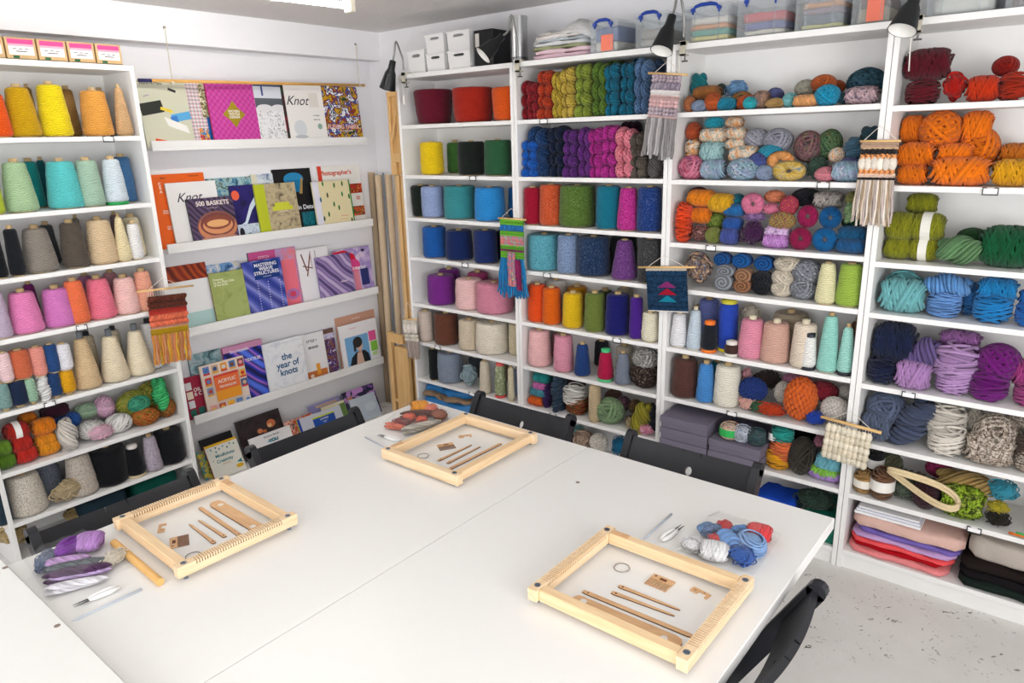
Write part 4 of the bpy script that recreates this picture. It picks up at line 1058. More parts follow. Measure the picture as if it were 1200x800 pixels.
# blue plastic bag and brown paper in the corner bookcase
BAG = plain('2a78b8', .35, .4, name='blue_plastic')
cloth((.22, .13, .076), .38, .24, .155, '2a78b8', 'lower crumpled blue plastic bag', where('A8'), 'plastic bag', 'plastic_bag', .012, mat=BAG, group='plastic bags')
cloth((.21, .11, .230), .36, .20, .022, '9a8068', 'crumpled brown paper', where('A8'), 'paper', 'brown_paper', .01)
cloth((.20, .14, .250), .34, .20, .045, '2a78b8', 'upper crumpled blue plastic bag', where('A8'), 'plastic bag', 'plastic_bag', .010, mat=BAG, group='plastic bags')
cloth((.62, .13, .076), .26, .2, .10, '5a6470', 'slate grey folded cloth', where('A8'))
cloth((1.00, .15, .076), .28, .2, .09, '2c3038', 'charcoal folded cloth', where('B8'))
# dark cloths at the foot of the left-wall bookcase
for y, c, look in ((-1.42, '0f4a40', 'dark green folded cloth'), (-1.66, '20303a', 'dark slate folded cloth')):
    o = cloth((XL - .14, y, .031), .21, .20, .14, c, look, where('L8'), um=y); o.rotation_euler = (0, 0, PI/2)
# grey linen boxes sticking out of the third bookcase
GREYL = N('grey_linen', .9, .1)
_n = GREYL.noise(GREYL.coords(), 220, 2); GREYL.col(GREYL.mix('6c6676', '7e7888', _n.outputs['Fac'])); GREYL.bump(_n.outputs['Fac'], .2, .001)
for sx, n, nm in ((1.630, 3, 'left'), (1.858, 2, 'right')):
    for k in range(n):
        z = .333 + k*.0525
        r = empty('linen_box', (sx + .111, .09, z))
        MB().bbox(-.108, -.143, 0, .108, .143, .030, .002).build('tray', GREYL.m, r)
        MB().bbox(-.111, -.146, .022, .111, .146, .0515, .002).build('lid', GREYL.m, r)
        pos = (['bottom', 'middle', 'top'] if n == 3 else ['bottom', 'top'])[k]
        tag(r, f'{pos} grey linen box of the {nm} stack in the third rear bookcase', 'box', 'grey linen boxes')
ztop = .333 + 2*.0525 + .001
for x0, y0, x1, y1, look, color, mt, bd in ((297,316,388,386,'green-labelled multicoloured','e08a4a',varie(['f0a04a','e8e0d0','c84a3a'],4),'34b85c'),(353,344,436,420,'blue and white','6a8cb8',varie(['5a84bc','e8ecf2','3c5c90'],4),None),(413,350,496,436,'dark teal','2c4a54',varie(['2a4650','4a6c70','6a3c40'],5),None),(488,350,528,416,'black white-labelled','22242a',None,'f0f0ee')):
    u0, v0, u1, v1 = 760+x0/3.636, 400+y0/3.636, 760+x1/3.636, 400+y1/3.636
    C = onY((u0+u1)/2, (v0+v1)/2, -.01); mp = metres_per_px(C, u0); rx = (u1-u0)/2*mp; rh = .034
    C = onY((u0+u1)/2, v1 - 4, -.015)
    o = link('yarn_ball', YM['cake'][0], mt or yarn_mat(), None, (C[0], .0 if x0 < 480 else .05, ztop + rh*.97), (0, 0, 0), (rx, rx, rh), color)
    if bd:
        b = MB().lathe([(.97, -.5), (1.03, -.5), (1.03, .4), (.97, .4)], 20); b.build('paper_band', plain(bd, .5), o)
    PEND.append((o, look + ' small yarn ball', 'on the right stack of grey linen boxes', u0, 'yarn ball', 'yarn balls on the linen boxes'))
# thick cream rope loop and brown paper pack in the right-end bookcase
t = np.linspace(0, 2*PI, 60)[:-1]
def rope_pt(a):
    # long flattened loop with a twist, lying across the heap
    x = 2.66 + .115*math.cos(a); return (x, -.012 + .022*math.sin(2*a) , .428 - .30*(x - 2.66) + .030*math.sin(a))
m = MB()
for off in ((0, 0), (.0, .011), (.008, .005)): m.tube([(rope_pt(a)[0], rope_pt(a)[1] + off[0], rope_pt(a)[2] + off[1]) for a in t], .0075, 8, True)
o = m.build('rope_loop', plain('ddc8a0', .9, .1, name='cream_fibre', grain=.08), None, True)
tag(o, 'thick cream fibre rope loop draped over the yarns, seventh shelf of the right-end bookcase', 'rope')
r = empty('paper_parcel', (3.06, .13, .327)); MB().bbox(-.06, -.11, 0, .06, .09, .075, .006).build('wrapper', plain('c8b08a', .8), r); MB().bbox(-.008, -.113, -.0, .008, .092, .077, .002).build('paper_strap', plain('d8c4a0', .8), r)
tag(r, 'kraft paper parcel at the right end of the seventh shelf, right-end bookcase', 'parcel')
for k, c, nm in ((0, 'd8702c', 'orange'), (1, '3cb45c', 'green')):
    pts = [(2.93 + .02*k + .20*s, .006 - .012*math.sin(PI*s), .336 + .004*math.sin(5*s) + .006*k) for s in np.linspace(0, 1, 14)]
    o = MB().tube(pts, .005, 8).build('cord', plain(c, .5), None, True)
    tag(o, f'{nm} cord along the front edge of the right-end bookcase, seventh shelf', 'cord', 'cords')

# ------------------------------------------------------------------ things on top of the bookcases
PLW = plain('f0efee', .35, .4, name='white_plastic')
def basket(x, y, z, w, dp, h, label):
    r = empty('storage_basket', (x, y, z)); tag(r, label, 'basket', 'white plastic baskets')
    t = .003; b = MB()
    tw, td = w/2, dp/2; bw, bd = w/2*.94, dp/2*.94
    def wall(p0, p1, p2, p3): 
        k = len(b.v); b.v += [p0, p1, p2, p3]; b.f.append((k, k+1, k+2, k+3))
    # front with an oval grip hole, then the other sides, inner skin set back
    for s in (1, -1):
        o_ = 0 if s == 1 else t
        W0, W1, D0, D1 = bw - o_, tw - o_, bd - o_, td - o_
        ring = []; outer = []
        for a in np.linspace(0, 2*PI, 25)[:-1]:
            cx, cz = .24*w*math.copysign(abs(math.cos(a))**.6, math.cos(a)), .76*h + .07*h*math.copysign(abs(math.sin(a))**.6, math.sin(a))
            ring.append((cx, cz))
            c, q = math.cos(a), math.sin(a)
            f = min(1/max(abs(c), 1e-6), 1/max(abs(q), 1e-6)); u_, v_ = c*f, q*f
            zv = (v_ + 1)/2*h; outer.append((u_*(W0 + (W1-W0)*zv/h), zv))
        k = len(b.v)
        for (cx, cz) in outer: b.v.append((cx, -(D0 + (D1-D0)*cz/h), cz))
        for (cx, cz) in ring: b.v.append((cx, -(D0 + (D1-D0)*cz/h), cz))
        for i in range(24):
            j = (i+1) % 24; b.f.append((k+i, k+j, k+24+j, k+24+i) if s == 1 else (k+24+i, k+24+j, k+j, k+i))
        wall((W0, -D0, 0), (W0, D0, 0), (W1, D1, h), (W1, -D1, h)); wall((-W0, D0, 0), (-W0, -D0, 0), (-W1, -D1, h), (-W1, D1, h)); wall((W0, D0, 0), (-W0, D0, 0), (-W1, D1, h), (W1, D1, h))
    b.v += []; k = len(b.v); b.v += [(-bw, -bd, .001), (bw, -bd, .001), (bw, bd, .001), (-bw, bd, .001)]; b.f.append((k, k+1, k+2, k+3))
    b.build('body', PLW, r)
    m = MB()
    for (x0, y0, x1, y1) in ((-tw-.003, -td-.003, tw+.003, -td+.002), (-tw-.003, td-.002, tw+.003, td+.003), (-tw-.003, -td, -tw+.002, td), (tw-.002, -td, tw+.003, td)): m.box(x0, y0, h-.006, x1, y1, h)
    m.build('rim', PLW, r)
basket(.118, .14, HT + .001, .125, .20, .115, 'lone low white basket at the left end of the corner bookcase top')
basket(.262, .14, HT + .001, .128, .21, .088, 'lower white basket of the left pair on the corner bookcase'); basket(.262, .14, HT + .091, .128, .21, .088, 'upper white basket of the left pair on the corner bookcase')
basket(.430, .14, HT + .001, .150, .22, .086, 'lower white basket of the right pair on the corner bookcase'); basket(.430, .14, HT + .089, .150, .22, .088, 'upper white basket of the right pair on the corner bookcase')
r = empty('file_box', (.585, .15, HT + .001)); MB().bbox(-.06, -.11, 0, .06, .11, .165, .003).build('body', plain('17191c', .5), r); MB().box(-.05, -.1112, .09, -.025, -.1102, .15).build('label', plain('d8d4cc', .6), r)
tag(r, 'black box behind the second clip lamp on the corner bookcase', 'box')
r = empty('steel_canister', (.74, .12, HT + .001)); MB().lathe([(.0005, 0), (.042, 0), (.042, .20), (.0005, .20)], 28).build('body', STEEL, r, False); MB().lathe([(.0435, .196), (.0435, .212), (.0005, .214)], 28).build('lid', STEEL, r)
MB().lathe([(.0425, .02), (.0428, .022), (.0428, .03), (.0425, .032)], 28).build('ring', plain('7c7e80', .3, .5, .9), r)
tag(r, 'tall brushed steel canister on the corner bookcase', 'canister')
zz = HT + .001
for k, (c, h, look) in enumerate((('d8b8c4', .022, 'pale mauve'), ('e0c4cc', .020, 'pink'), ('9aa07a', .014, 'olive'), ('d8d8da', .018, 'light grey'), ('b8c0c4', .014, 'blue-grey'), ('e4dcd8', .016, 'off-white'), ('c8c4c0', .012, 'stone grey'))):
    cloth((1.03 + .012*math.sin(k*2.1), .13, zz), .31 - .012*k, .21, h, c, look + ' folded sheet', 'on top of the second rear bookcase', 'folded sheet', 'folded_sheet', .006, um=k, group='folded sheets'); zz += h*.95
# loose plastic film draped over the sheets
V = []; Fc = []
for i in range(11):
    for j in range(7):
        x, y = -.16 + .032*i, -.09 + .032*j
        V.append((x, y - .02*(j < 2), .035*math.exp(-((x-.02)/.07)**2) + .010*math.sin(31*x + 17*y) - (.055 if j == 0 else .02 if j == 1 else 0) - .10*max(0, abs(x) - .12)))
for i in range(10):
    for j in range(6): Fc.append((i*7+j, (i+1)*7+j, (i+1)*7+j+1, i*7+j+1))
o = link('plastic_film', mesh_of('plastic_film', V, Fc, True), clear_plastic('plastic_film', (.95, .95, .95), .6), None, (1.06, .13, zz + .012))
mo = o.modifiers.new('thickness', 'SOLIDIFY'); mo.thickness = .0008
tag(o, 'crumpled clear plastic film over the sheets on the second rear bookcase', 'plastic film')
BLUEH = plain('1c3f9c', .35, .4, name='blue_plastic_handle')
CLR = clear_plastic('clear_box_plastic', (.94, .96, .97), .13)
def clear_box(x0, x1, y0, dp, h, contents, label, orange=None, wh=''):
    w = x1 - x0; r = empty('clear_storage_box', ((x0+x1)/2, y0 + dp/2, HT + .001)); tag(r, label, 'storage box', 'clear plastic boxes')
    m = MB(); t = .002
    m.box(-w/2, -dp/2, 0, w/2, dp/2, t).box(-w/2, -dp/2, 0, w/2, -dp/2 + t, h).box(-w/2, dp/2 - t, 0, w/2, dp/2, h).box(-w/2, -dp/2, 0, -w/2 + t, dp/2, h).box(w/2 - t, -dp/2, 0, w/2, dp/2, h)
    b = m.build('body', CLR, r)
    for fx in (-.28, .28): MB().box(fx*w - .003, -dp/2 - .003, .004, fx*w + .003, -dp/2, h).build('rib', CLR, b)
    MB().bbox(-w/2 - .005, -dp/2 - .005, h - .012, w/2 + .005, dp/2 + .005, h + .008, .003).build('lid', CLR, r)
    hw = w*.30
    pts = [(-hw, -dp/2 - .010, h*.80), (-hw*.98, -dp/2 - .012, h*.93), (-hw*.8, -dp/2 - .013, h*1.02), (-hw*.4, -dp/2 - .013, h*1.06), (hw*.4, -dp/2 - .013, h*1.06), (hw*.8, -dp/2 - .013, h*1.02), (hw*.98, -dp/2 - .012, h*.93), (hw, -dp/2 - .010, h*.80)]
    hd = MB().tube(pts, [.0035, .004, .006, .007, .007, .006, .004, .0035], 8).build('handle', BLUEH, r, True)
    for s in (-1, 1):
        mm = MB(); mm.tube([(s*hw, -dp/2 - .004, h*.93), (s*hw, -dp/2 - .016, h*.93)], .008, 12); mm.build('pivot', BLUEH, hd)
    if orange: MB().box(-w*.10, -dp/2 - .0012, .006, w*.34, -dp/2 - .0004, h*.58).build('label_card', plain('f08068', .6), r)
    zc = HT + .005
    for k, (c, hh, lk) in enumerate(contents):
        cloth(((x0+x1)/2 + .004*math.sin(3*k), y0 + dp/2, zc), w - .022, dp - .022, hh, c, lk + ' folded cloth', wh, 'folded cloth', 'folded_cloth', .0025, um=k); zc += hh*.97
clear_box(1.214, 1.345, .012, .22, .118, (('c8c0b4', .04, 'cream'), ('3c5c94', .06, 'blue')), 'clear plastic box with orange label card and blue cloth inside', True, 'in the orange-labelled clear box')
clear_box(1.430, 1.567, .012, .22, .122, (('b8b0a4', .03, 'stone'), ('a49c92', .04, 'taupe')), 'clear plastic box behind the third clip lamp', None, 'in the clear box behind the third lamp')
clear_box(1.648, 1.822, .012, .23, .122, (('e0cc68', .018, 'yellow'), ('3c9c84', .024, 'green'), ('d88a44', .018, 'orange'), ('e4d8cc', .026, 'cream')), 'clear plastic box holding green, orange and cream cloths', None, 'in the clear box of green and orange cloths')
clear_box(1.856, 2.034, .012, .23, .126, (('d8ccb8', .018, 'beige'), ('4c5494', .028, 'indigo'), ('c83c48', .034, 'red')), 'clear plastic box holding red and indigo cloths', None, 'in the clear box of red and indigo cloths')
clear_box(2.068, 2.230, .012, .23, .138, (('c4bc58', .014, 'olive yellow'), ('4a5a68', .034, 'slate'), ('8a7480', .02, 'mauve'), ('c88c5c', .02, 'tan')), 'clear plastic box holding slate, mauve and tan cloths', None, 'in the clear box of slate and tan cloths')
clear_box(2.255, 2.372, .012, .23, .138, (('a89474', .05, 'khaki'), ('6a4438', .04, 'brown')), 'clear plastic box with orange card beside the right clip lamp', True, 'in the clear box beside the right lamp')
clear_box(2.480, 2.664, .012, .23, .138, (('d4cfc4', .05, 'off-white'), ('bcb4a4', .04, 'sand')), 'clear plastic box with pale cloths on the right-end bookcase', None, 'in the pale-filled clear box')
clear_box(2.690, 2.870, .012, .23, .138, (('6a3c44', .05, 'maroon'), ('a8a4a0', .04, 'grey')), 'clear plastic box cut by the right edge, on the right-end bookcase', None, 'in the rightmost clear box')
# cardboard yarn boxes on the left-wall bookcase
ys = (-1.806, -1.700, -1.592, -1.485, -1.380, -1.274)
for k in range(5):
    y0, y1 = ys[k] + .003, ys[k+1] - .003; w = y1 - y0
    r = empty('cardboard_box', (XL - .012, (y0+y1)/2, HT + .001), (0, 0, PI/2)); tag(r, ['leftmost', 'second-from-left', 'third-from-left', 'fourth-from-left', 'rightmost'][k] + ' small cardboard box with pink label on the left-wall bookcase', 'box', 'small cardboard boxes')
    m = MB(); h = .078; t = .003; dp = .17
    m.box(-w/2, 0, 0, w/2, t, h).box(-w/2, dp-t, 0, w/2, dp, h).box(-w/2, t, 0, -w/2+t, dp-t, h).box(w/2-t, t, 0, w/2, dp-t, h).box(-w/2, 0, 0, w/2, dp, .003)
    m.build('body', CARD, r)
    l = MB().box(-w*.42, -.001, .016, w*.42, -.0002, .072).build('label', plain('eee8e6', .6), r)
    MB().box(-w*.42, -.0016, .047, w*.42, -.001, .072).build('label_band', plain('d9488c', .6), l); MB().box(-w*.42, -.0018, .047, w*.42, -.0016, .055).build('label_fade', plain('f0a8b8', .6), l)
    for q in range(3): MB().box(-w*.28 + q*w*.2, -.0016, .036, -w*.28 + q*w*.2 + .012, -.001, .0385).build('print', plain('3c3a3c', .6), l)
    MB().box(-.018, -.0016, .027, .018, -.001, .030).build('print', plain('3c3a3c', .6), l)
    MB().box(-w*.30, -.0016, .004, -w*.10, -.0002, .013).build('sticker', plain('1c5a38', .6), r)

# ------------------------------------------------------------------ clip lamps
LAMPW = plain('f6f4f0', .3, .4, name='lamp_inside')
def clip_lamp(top, mouth, cx, label, yk, mr=.043, clipz=HT):
    """shade axis from top to mouth (world), clamped to the bookcase top edge at cx"""
    top, mouth = Vector(top), Vector(mouth); ax = (mouth - top); L = ax.length; ax.normalize()
    r = empty('clip_lamp', (cx, 0, clipz)); tag(r, label, 'clip lamp', 'black clip lamps')
    q = ax.to_track_quat('-Z', 'Y').to_euler()
    prof = [(.012, 0), (.016, -.002), (.018, -L*.30), (.028, -L*.45), (mr*.97, -L*.96), (mr, -L)]
    b = Vector((cx, 0, clipz))
    sh = MB().lathe([(.0005, 0)] + prof, 28).build('shade', BLACKM, r, True, loc=top - b, rot=q)
    MB().lathe([(p[0]*.94, p[1]) for p in reversed(prof)] + [(.0005, -L*.3)], 28).build('reflector', LAMPW, sh, True)
    MB().sphere((0, 0, -L*.62), (.017, .017, .022), 12, 8).build('bulb', plain('f2efe8', .3), sh, True)
    # gooseneck: leaves the shade top, rises and bends down to the clamp
    c0 = top - b; up = Vector((0, 0, 1)); end = Vector((0, -.012, .020))
    p1 = c0 - ax*.05; mid = (p1 + end)/2; mid.z = max(p1.z, .10) + .018
    pts = []
    P = [c0, c0 - ax*.035, mid + (p1 - end)*.30 + up*.0, mid - (p1 - end)*.30, end + up*.05, end]
    n = len(P)
    for i in range(n - 1):
        a, b0, c, d_ = P[max(i-1, 0)], P[i], P[i+1], P[min(i+2, n-1)]
        for s in np.linspace(0, 1, 7)[:-1]:
            s2, s3 = s*s, s*s*s
            pts.append(.5*((2*b0) + (c - a)*s + (2*a - 5*b0 + 4*c - d_)*s2 + (3*b0 - a - 3*c + d_)*s3))
    pts.append(P[-1])
    MB().tube(pts, .0048, 10).build('gooseneck', plain('9a9a98', .35, .5, .7), r, True)
    m = MB().box(-.011, -.020, -.008, .011, .022, .008).box(-.011, -.020, -.045, .011, -.013, .006).box(-.011, -.020, -.045, .011, .016, -.039)
    m.build('clamp', plain('c8c2b0', .4, .4), r)
    m = MB().tube([(0, .004, -.065), (0, .004, -.024)], .003, 8); m.tube([(-.012, .004, -.064), (.012, .004, -.064)], .003, 8); m.build('clamp_screw', plain('6c6c6a', .35, .5, .8), r)
    cord = [(-.013, -.014, .01), (-.016, -.012, -.04), (-.015, -.008, -.10), (-.012, -.006, -.16)]
    cb = MB().tube(cord, .0022, 6).build('cord', plain('e8e4dc', .5), r, True)
    if yk: MB().bbox(-.021, -.014, -.150, -.007, -.002, -.105, .003).build('switch', plain('f2f0ec', .4), cb)
clip_lamp(onY(460.5, 71, -.09), onY(454, 104, -.09), .075, 'black clip lamp at the left end of the corner bookcase', 1)
clip_lamp(onY(589, 42, -.05), onY(566, 65, -.13), .835, 'black clip lamp tilted left in front of the steel canister', 0)
clip_lamp(onY(788, 18, -.10), onY(775, 60, -.16), 1.655, 'black clip lamp above the pink and grey striped wall hanging', 0)
clip_lamp(onY(1075, -10, -.10), onY(1057, 36, -.15), 2.465, 'black clip lamp between the two right-hand bookcases', 0)

# ------------------------------------------------------------------ woven wall hangings
def blob_row(w, h, n, slant, th, seed):
    s = ST(); g = np.random.default_rng(seed)
    for i in range(n):
        x = -w/2 + w*(i + .5)/n
        m = MB().sphere((0, 0, 0), (w/n*(.62 if slant else .74), th, h*(.56 if slant else .66)), 8, 6)
        V = np.array(m.v); c, q = math.cos(slant), math.sin(slant)
        V = np.stack([V[:, 0]*c + V[:, 2]*q, V[:, 1], -V[:, 0]*q + V[:, 2]*c], 1) + [x, g.normal()*.0008, g.normal()*.001]
        s.V.append(V); s.F.append(np.array(m.f) + s.n); s.n += len(V); s.D.append(np.full(len(V), g.uniform(.82, 1.1)))
    m = MB().box(-w/2*.98, .001, -h*.5, w/2*.98, .005, h*.5)
    s.V.append(np.array(m.v)); s.F.append(np.array(m.f) + s.n); s.n += 8; s.D.append(np.full(8, .85))
    return s.mesh('woven_row')
def hanging(P0, P1, unit, label, rows, width, fringe, cord_up=.05, dowel_r=.0045, warp=0.0):
    """P0,P1: dowel ends in the room; rows: (height, colour, style) downwards; fringe: (length, colours, n, spread)"""
    P0, P1 = np.array(P0), np.array(P1); c = (P0 + P1)/2; L = np.linalg.norm(P1 - P0)
    tilt = math.asin((P1[2] - P0[2])/L)
    r = empty('wall_hanging', c, (0, -tilt, rz(unit))); tag(r, label, 'wall hanging', 'woven wall hangings')
    MB().tube([(-L/2, 0, 0), (L/2, 0, 0)], dowel_r, 10).build('dowel', wood('dcae6c', 'e8c48c', (4, 60, 60), 'dowel_wood'), r, True)
    x0 = -width/2
    MB().tube([(x0*.9, 0, .003), (x0*.1, .004, cord_up), (-x0*.9, 0, .003)], .0012, 6).build('hanging_cord', plain('e8e0d4', .8), r)
    z = -dowel_r - warp
    if warp:
        m = MB()
        for i in range(16):
            x = -width/2 + width*(i + .5)/16; m.tube([(x, 0, .002), (x*1.0, -.001, z)], .0009, 4)
        m.build('warp_threads', plain('ece4dc', .8), r)
    sd = 1
    for (h, colr, style) in rows:
        sd += 1
        me = {'braid': lambda: None}.get(style)
        mt = varie(colr, 40) if isinstance(colr, (list, tuple)) else yarn_mat()
        cc = None if isinstance(colr, (list, tuple)) else colr
        if style == 'braid':
            for k, sl in ((0, .7), (1, -.7)):
                link('woven_row', blob_row(width, h/2, max(6, int(width/.015)), sl, .011, sd), mt, r, (0, -.006, z - h*(.25 + .5*k)), color=cc)
        elif style == 'flat':
            n = max(1, int(round(h/.006)))
            s = ST()
            for k in range(n):
                zz_ = z - h*(k + .5)/n; x = np.linspace(-width/2, width/2, 40)
                s.strand(np.stack([x, -.003 + .0012*np.sin(x*900 + k*PI), np.full(40, zz_) + .0006*np.sin(x*300 + k)], 1), h/n*.62, closed=False, sides=6, Nrm=np.tile([[0, -1., 0.05]], (40, 1)))
            link('woven_row', s.mesh('woven_row'), mt, r, color=cc)
        elif style == 'bubble':
            link('woven_row', blob_row(width, h, max(5, int(width/.017)), 0.0, .013, sd), mt, r, (0, -.008, z - h/2), color=cc)
        elif style == 'loop':
            link('woven_row', blob_row(width, h, max(6, int(width/.014)), .25, .009, sd), mt, r, (0, -.007, z - h/2), color=cc)
        z -= h
    if fringe:
        Lf, cols, n, spread = fringe
        per = {}
        for i in range(n):
            per.setdefault(cols[i % len(cols)], []).append(i)
        for colr, ii in per.items():
            s = ST()
            for i in ii:
                xt = -width/2*.95 + width*.95*i/(n - 1); xb = xt*(1 + spread) - .0
                ln = Lf*(1 + rng.uniform(-.10, .06)); t = np.linspace(0, 1, 10)
                ph = rng.uniform(0, 6)
                P = np.stack([xt + (xb - xt)*t + .0025*np.sin(7*t + ph)*t, -.006 - .003*np.sin(9*t + ph), z + .004 - ln*t], 1)
                s.strand(P, width/n*.62, closed=False, sides=6, Nrm=np.tile([[0.05, -1., 0]], (10, 1)))
            link('fringe', s.mesh('fringe'), yarn_mat(), r, color=colr)
    return r
YH = -.022
MV = ['9c8a94', 'c4b4bc', '7c6c78']
hanging(onY(759.8, 85.6, YH), onY(806, 87.6, YH), 'B', 'pink and grey woven hanging with chunky grey fringe below the third lamp',
        ((.026, MV, 'braid'), (.030, ['c8bcc4', '8a8090', 'b4a4b0'], 'loop'), (.020, 'e8e2e0', 'flat'), (.016, 'd8b4b0', 'flat'), (.030, 'e0b8b8', 'braid'), (.032, MV, 'braid'), (.012, 'd8b4b0', 'flat')), .128, (.155, ['a09c9c', '8c8888', 'b0acac'], 13, .10))
hanging(onY(1008, 165.6, YH), onY(1056, 165, YH), 'C', 'cream woven hanging with black and orange stripes and long fringe',
        ((.014, 'c8a890', 'flat'), (.008, 'f0c8a0', 'flat'), (.016, '2c2828', 'braid'), (.014, 'f4a868', 'braid'), (.036, 'efe6d8', 'bubble'), (.013, 'f4a868', 'braid'), (.014, 'f0d4c0', 'flat'), (.012, '2c2828', 'flat')), .114, (.150, ['d8c8b4', 'c4b4b0', 'ece2d4', 'c8ac90'], 18, .18))
hanging(onY(584, 255.4, YH), onY(616.4, 257.6, YH), 'A', 'green and blue woven hanging with bright blue fringe',
        ((.025, '6ab42c', 'flat'), (.028, '2470b4', 'loop'), (.025, '66b02c', 'flat'), (.047, ['e8a060', 'e87a9c', '8ab4a0', 'f0d0b0'], 'flat'), (.020, '64ac2c', 'flat'), (.010, '7a2454', 'flat'), (.036, '6ab430', 'flat')), .146, (.195, ['1c78b0', '1c6ca8', '2484bc'], 18, .36))
H3 = [o for o in bpy.data.objects if o.name.startswith('wall_hanging')][-1]
for xs, c, ln in ((np.linspace(-.014, .020, 6), 'e4b04c', .17), (np.linspace(.032, .052, 4), '8a2458', .15)):
    s = ST()
    for i, x in enumerate(xs):
        t = np.linspace(0, 1, 10); s.strand(np.stack([x*(1 + .25*t), -.016 - .003*np.sin(6*t + i), -.160 - (ln*t if c != '8a2458' else .035 + ln*t)], 1), 0.0050, closed=False, sides=6, Nrm=np.tile([[.05, -1., 0]], (10, 1)))
    link('tassel', s.mesh('tassel'), varie(['e4b04c', 'd86a8a', '6a8a9c', 'e8c070'], 60) if c != '8a2458' else yarn_mat(), H3, color=c)
h4 = hanging(onY(748, 313, YH), onY(815, 313, YH), 'B', 'small navy tapestry with pink, red and turquoise triangles', ((.010, 'e4d8c4', 'flat'), (.172, ['1c3a54', '28486a', '16304a', '3c5c7a'], 'flat'), (.004, 'e8e2d8', 'flat')), .188, None)
for k, c in enumerate(('7c2c66', '981830', '187c94')):
    m = MB().prism([(-.044, 0), (.044, 0), (.005, .026), (-.005, .026)], 0, .0012, Matrix.Rotation(PI/2, 4, 'X')); m.build('woven_triangle', plain(c, .9, .1), h4, loc=(.004, -.0075, -.086 - .031*k))
hanging(onX(160, 342, XL + .03), onX(226.5, 334.5, XL + .03), 'L', 'brown, coral and mustard woven hanging with fringe on the left-wall bookcase',
        ((.058, '5c2a1c', 'braid'), (.026, 'b03428', 'flat'), (.056, 'e07050', 'braid'), (.010, 'c89a84', 'flat'), (.030, 'c8a018', 'flat')), .172, (.138, ['d88c40', 'd8986c', 'c87c50', 'd8a83c'], 18, -.02), warp=.024)
hanging(onY(472, 373.5, YH), onY(489, 374.5, YH), 'A', 'small cream macrame hanging beside the corner bookcase',
        ((.026, 'e4dccc', 'braid'), (.046, 'e8e0d4', 'bubble'), (.010, '8a8078', 'flat'), (.042, 'e6dece', 'braid')), .108, (.105, ['b4a49c', 'a89890', 'c0b2a8'], 14, -.10), cord_up=.10)
hanging(onY(962, 488, YH - .02), onY(1033, 507, YH - .02), 'C', 'cream bubbly knitted square on a tilted wooden dowel',
        ((.028, 'ece2cc', 'bubble'), (.028, 'e8dcc4', 'bubble'), (.028, 'ece2cc', 'bubble'), (.028, 'e8dcc4', 'bubble'), (.026, 'ece2cc', 'bubble')), .158, None, warp=.010, dowel_r=.006)
# ------------------------------------------------------------------ picture ledges, rod and books on the left wall
LIP = [1.714, 1.236, .815, .355, .0305]
LY0, LY1 = -1.135, .135
LEDGES = []
for k, z in enumerate(LIP[:4]):
    r = empty('picture_ledge', (WX, 0, z), (0, 0, 0)); tag(r, ['top', 'second', 'third', 'fourth', 'lowest'][k] + ' white picture ledge holding books on the left wall', 'ledge', 'white picture ledges')
    MB().bbox(.001, LY0, -.045, .115, LY1, -.030, .001).build('board', WHITE, r)
    MB().bbox(.103, LY0, -.030, .115, LY1, 0, .001).build('front_lip', WHITE, r)
    MB().bbox(.001, LY0, -.030, .010, LY1, .025, .001).build('back_rail', WHITE, r)
LPX = [((179.5, 164.7), (431.5, 159.7)), ((197.5, 284), (439, 255.5)), ((228, 378.7), (443.6, 335.6)), ((222.5, 483.6), (449, 418))]
ROWN = ['top ledge', 'second ledge', 'third ledge', 'fourth ledge', 'floor row below the ledges']
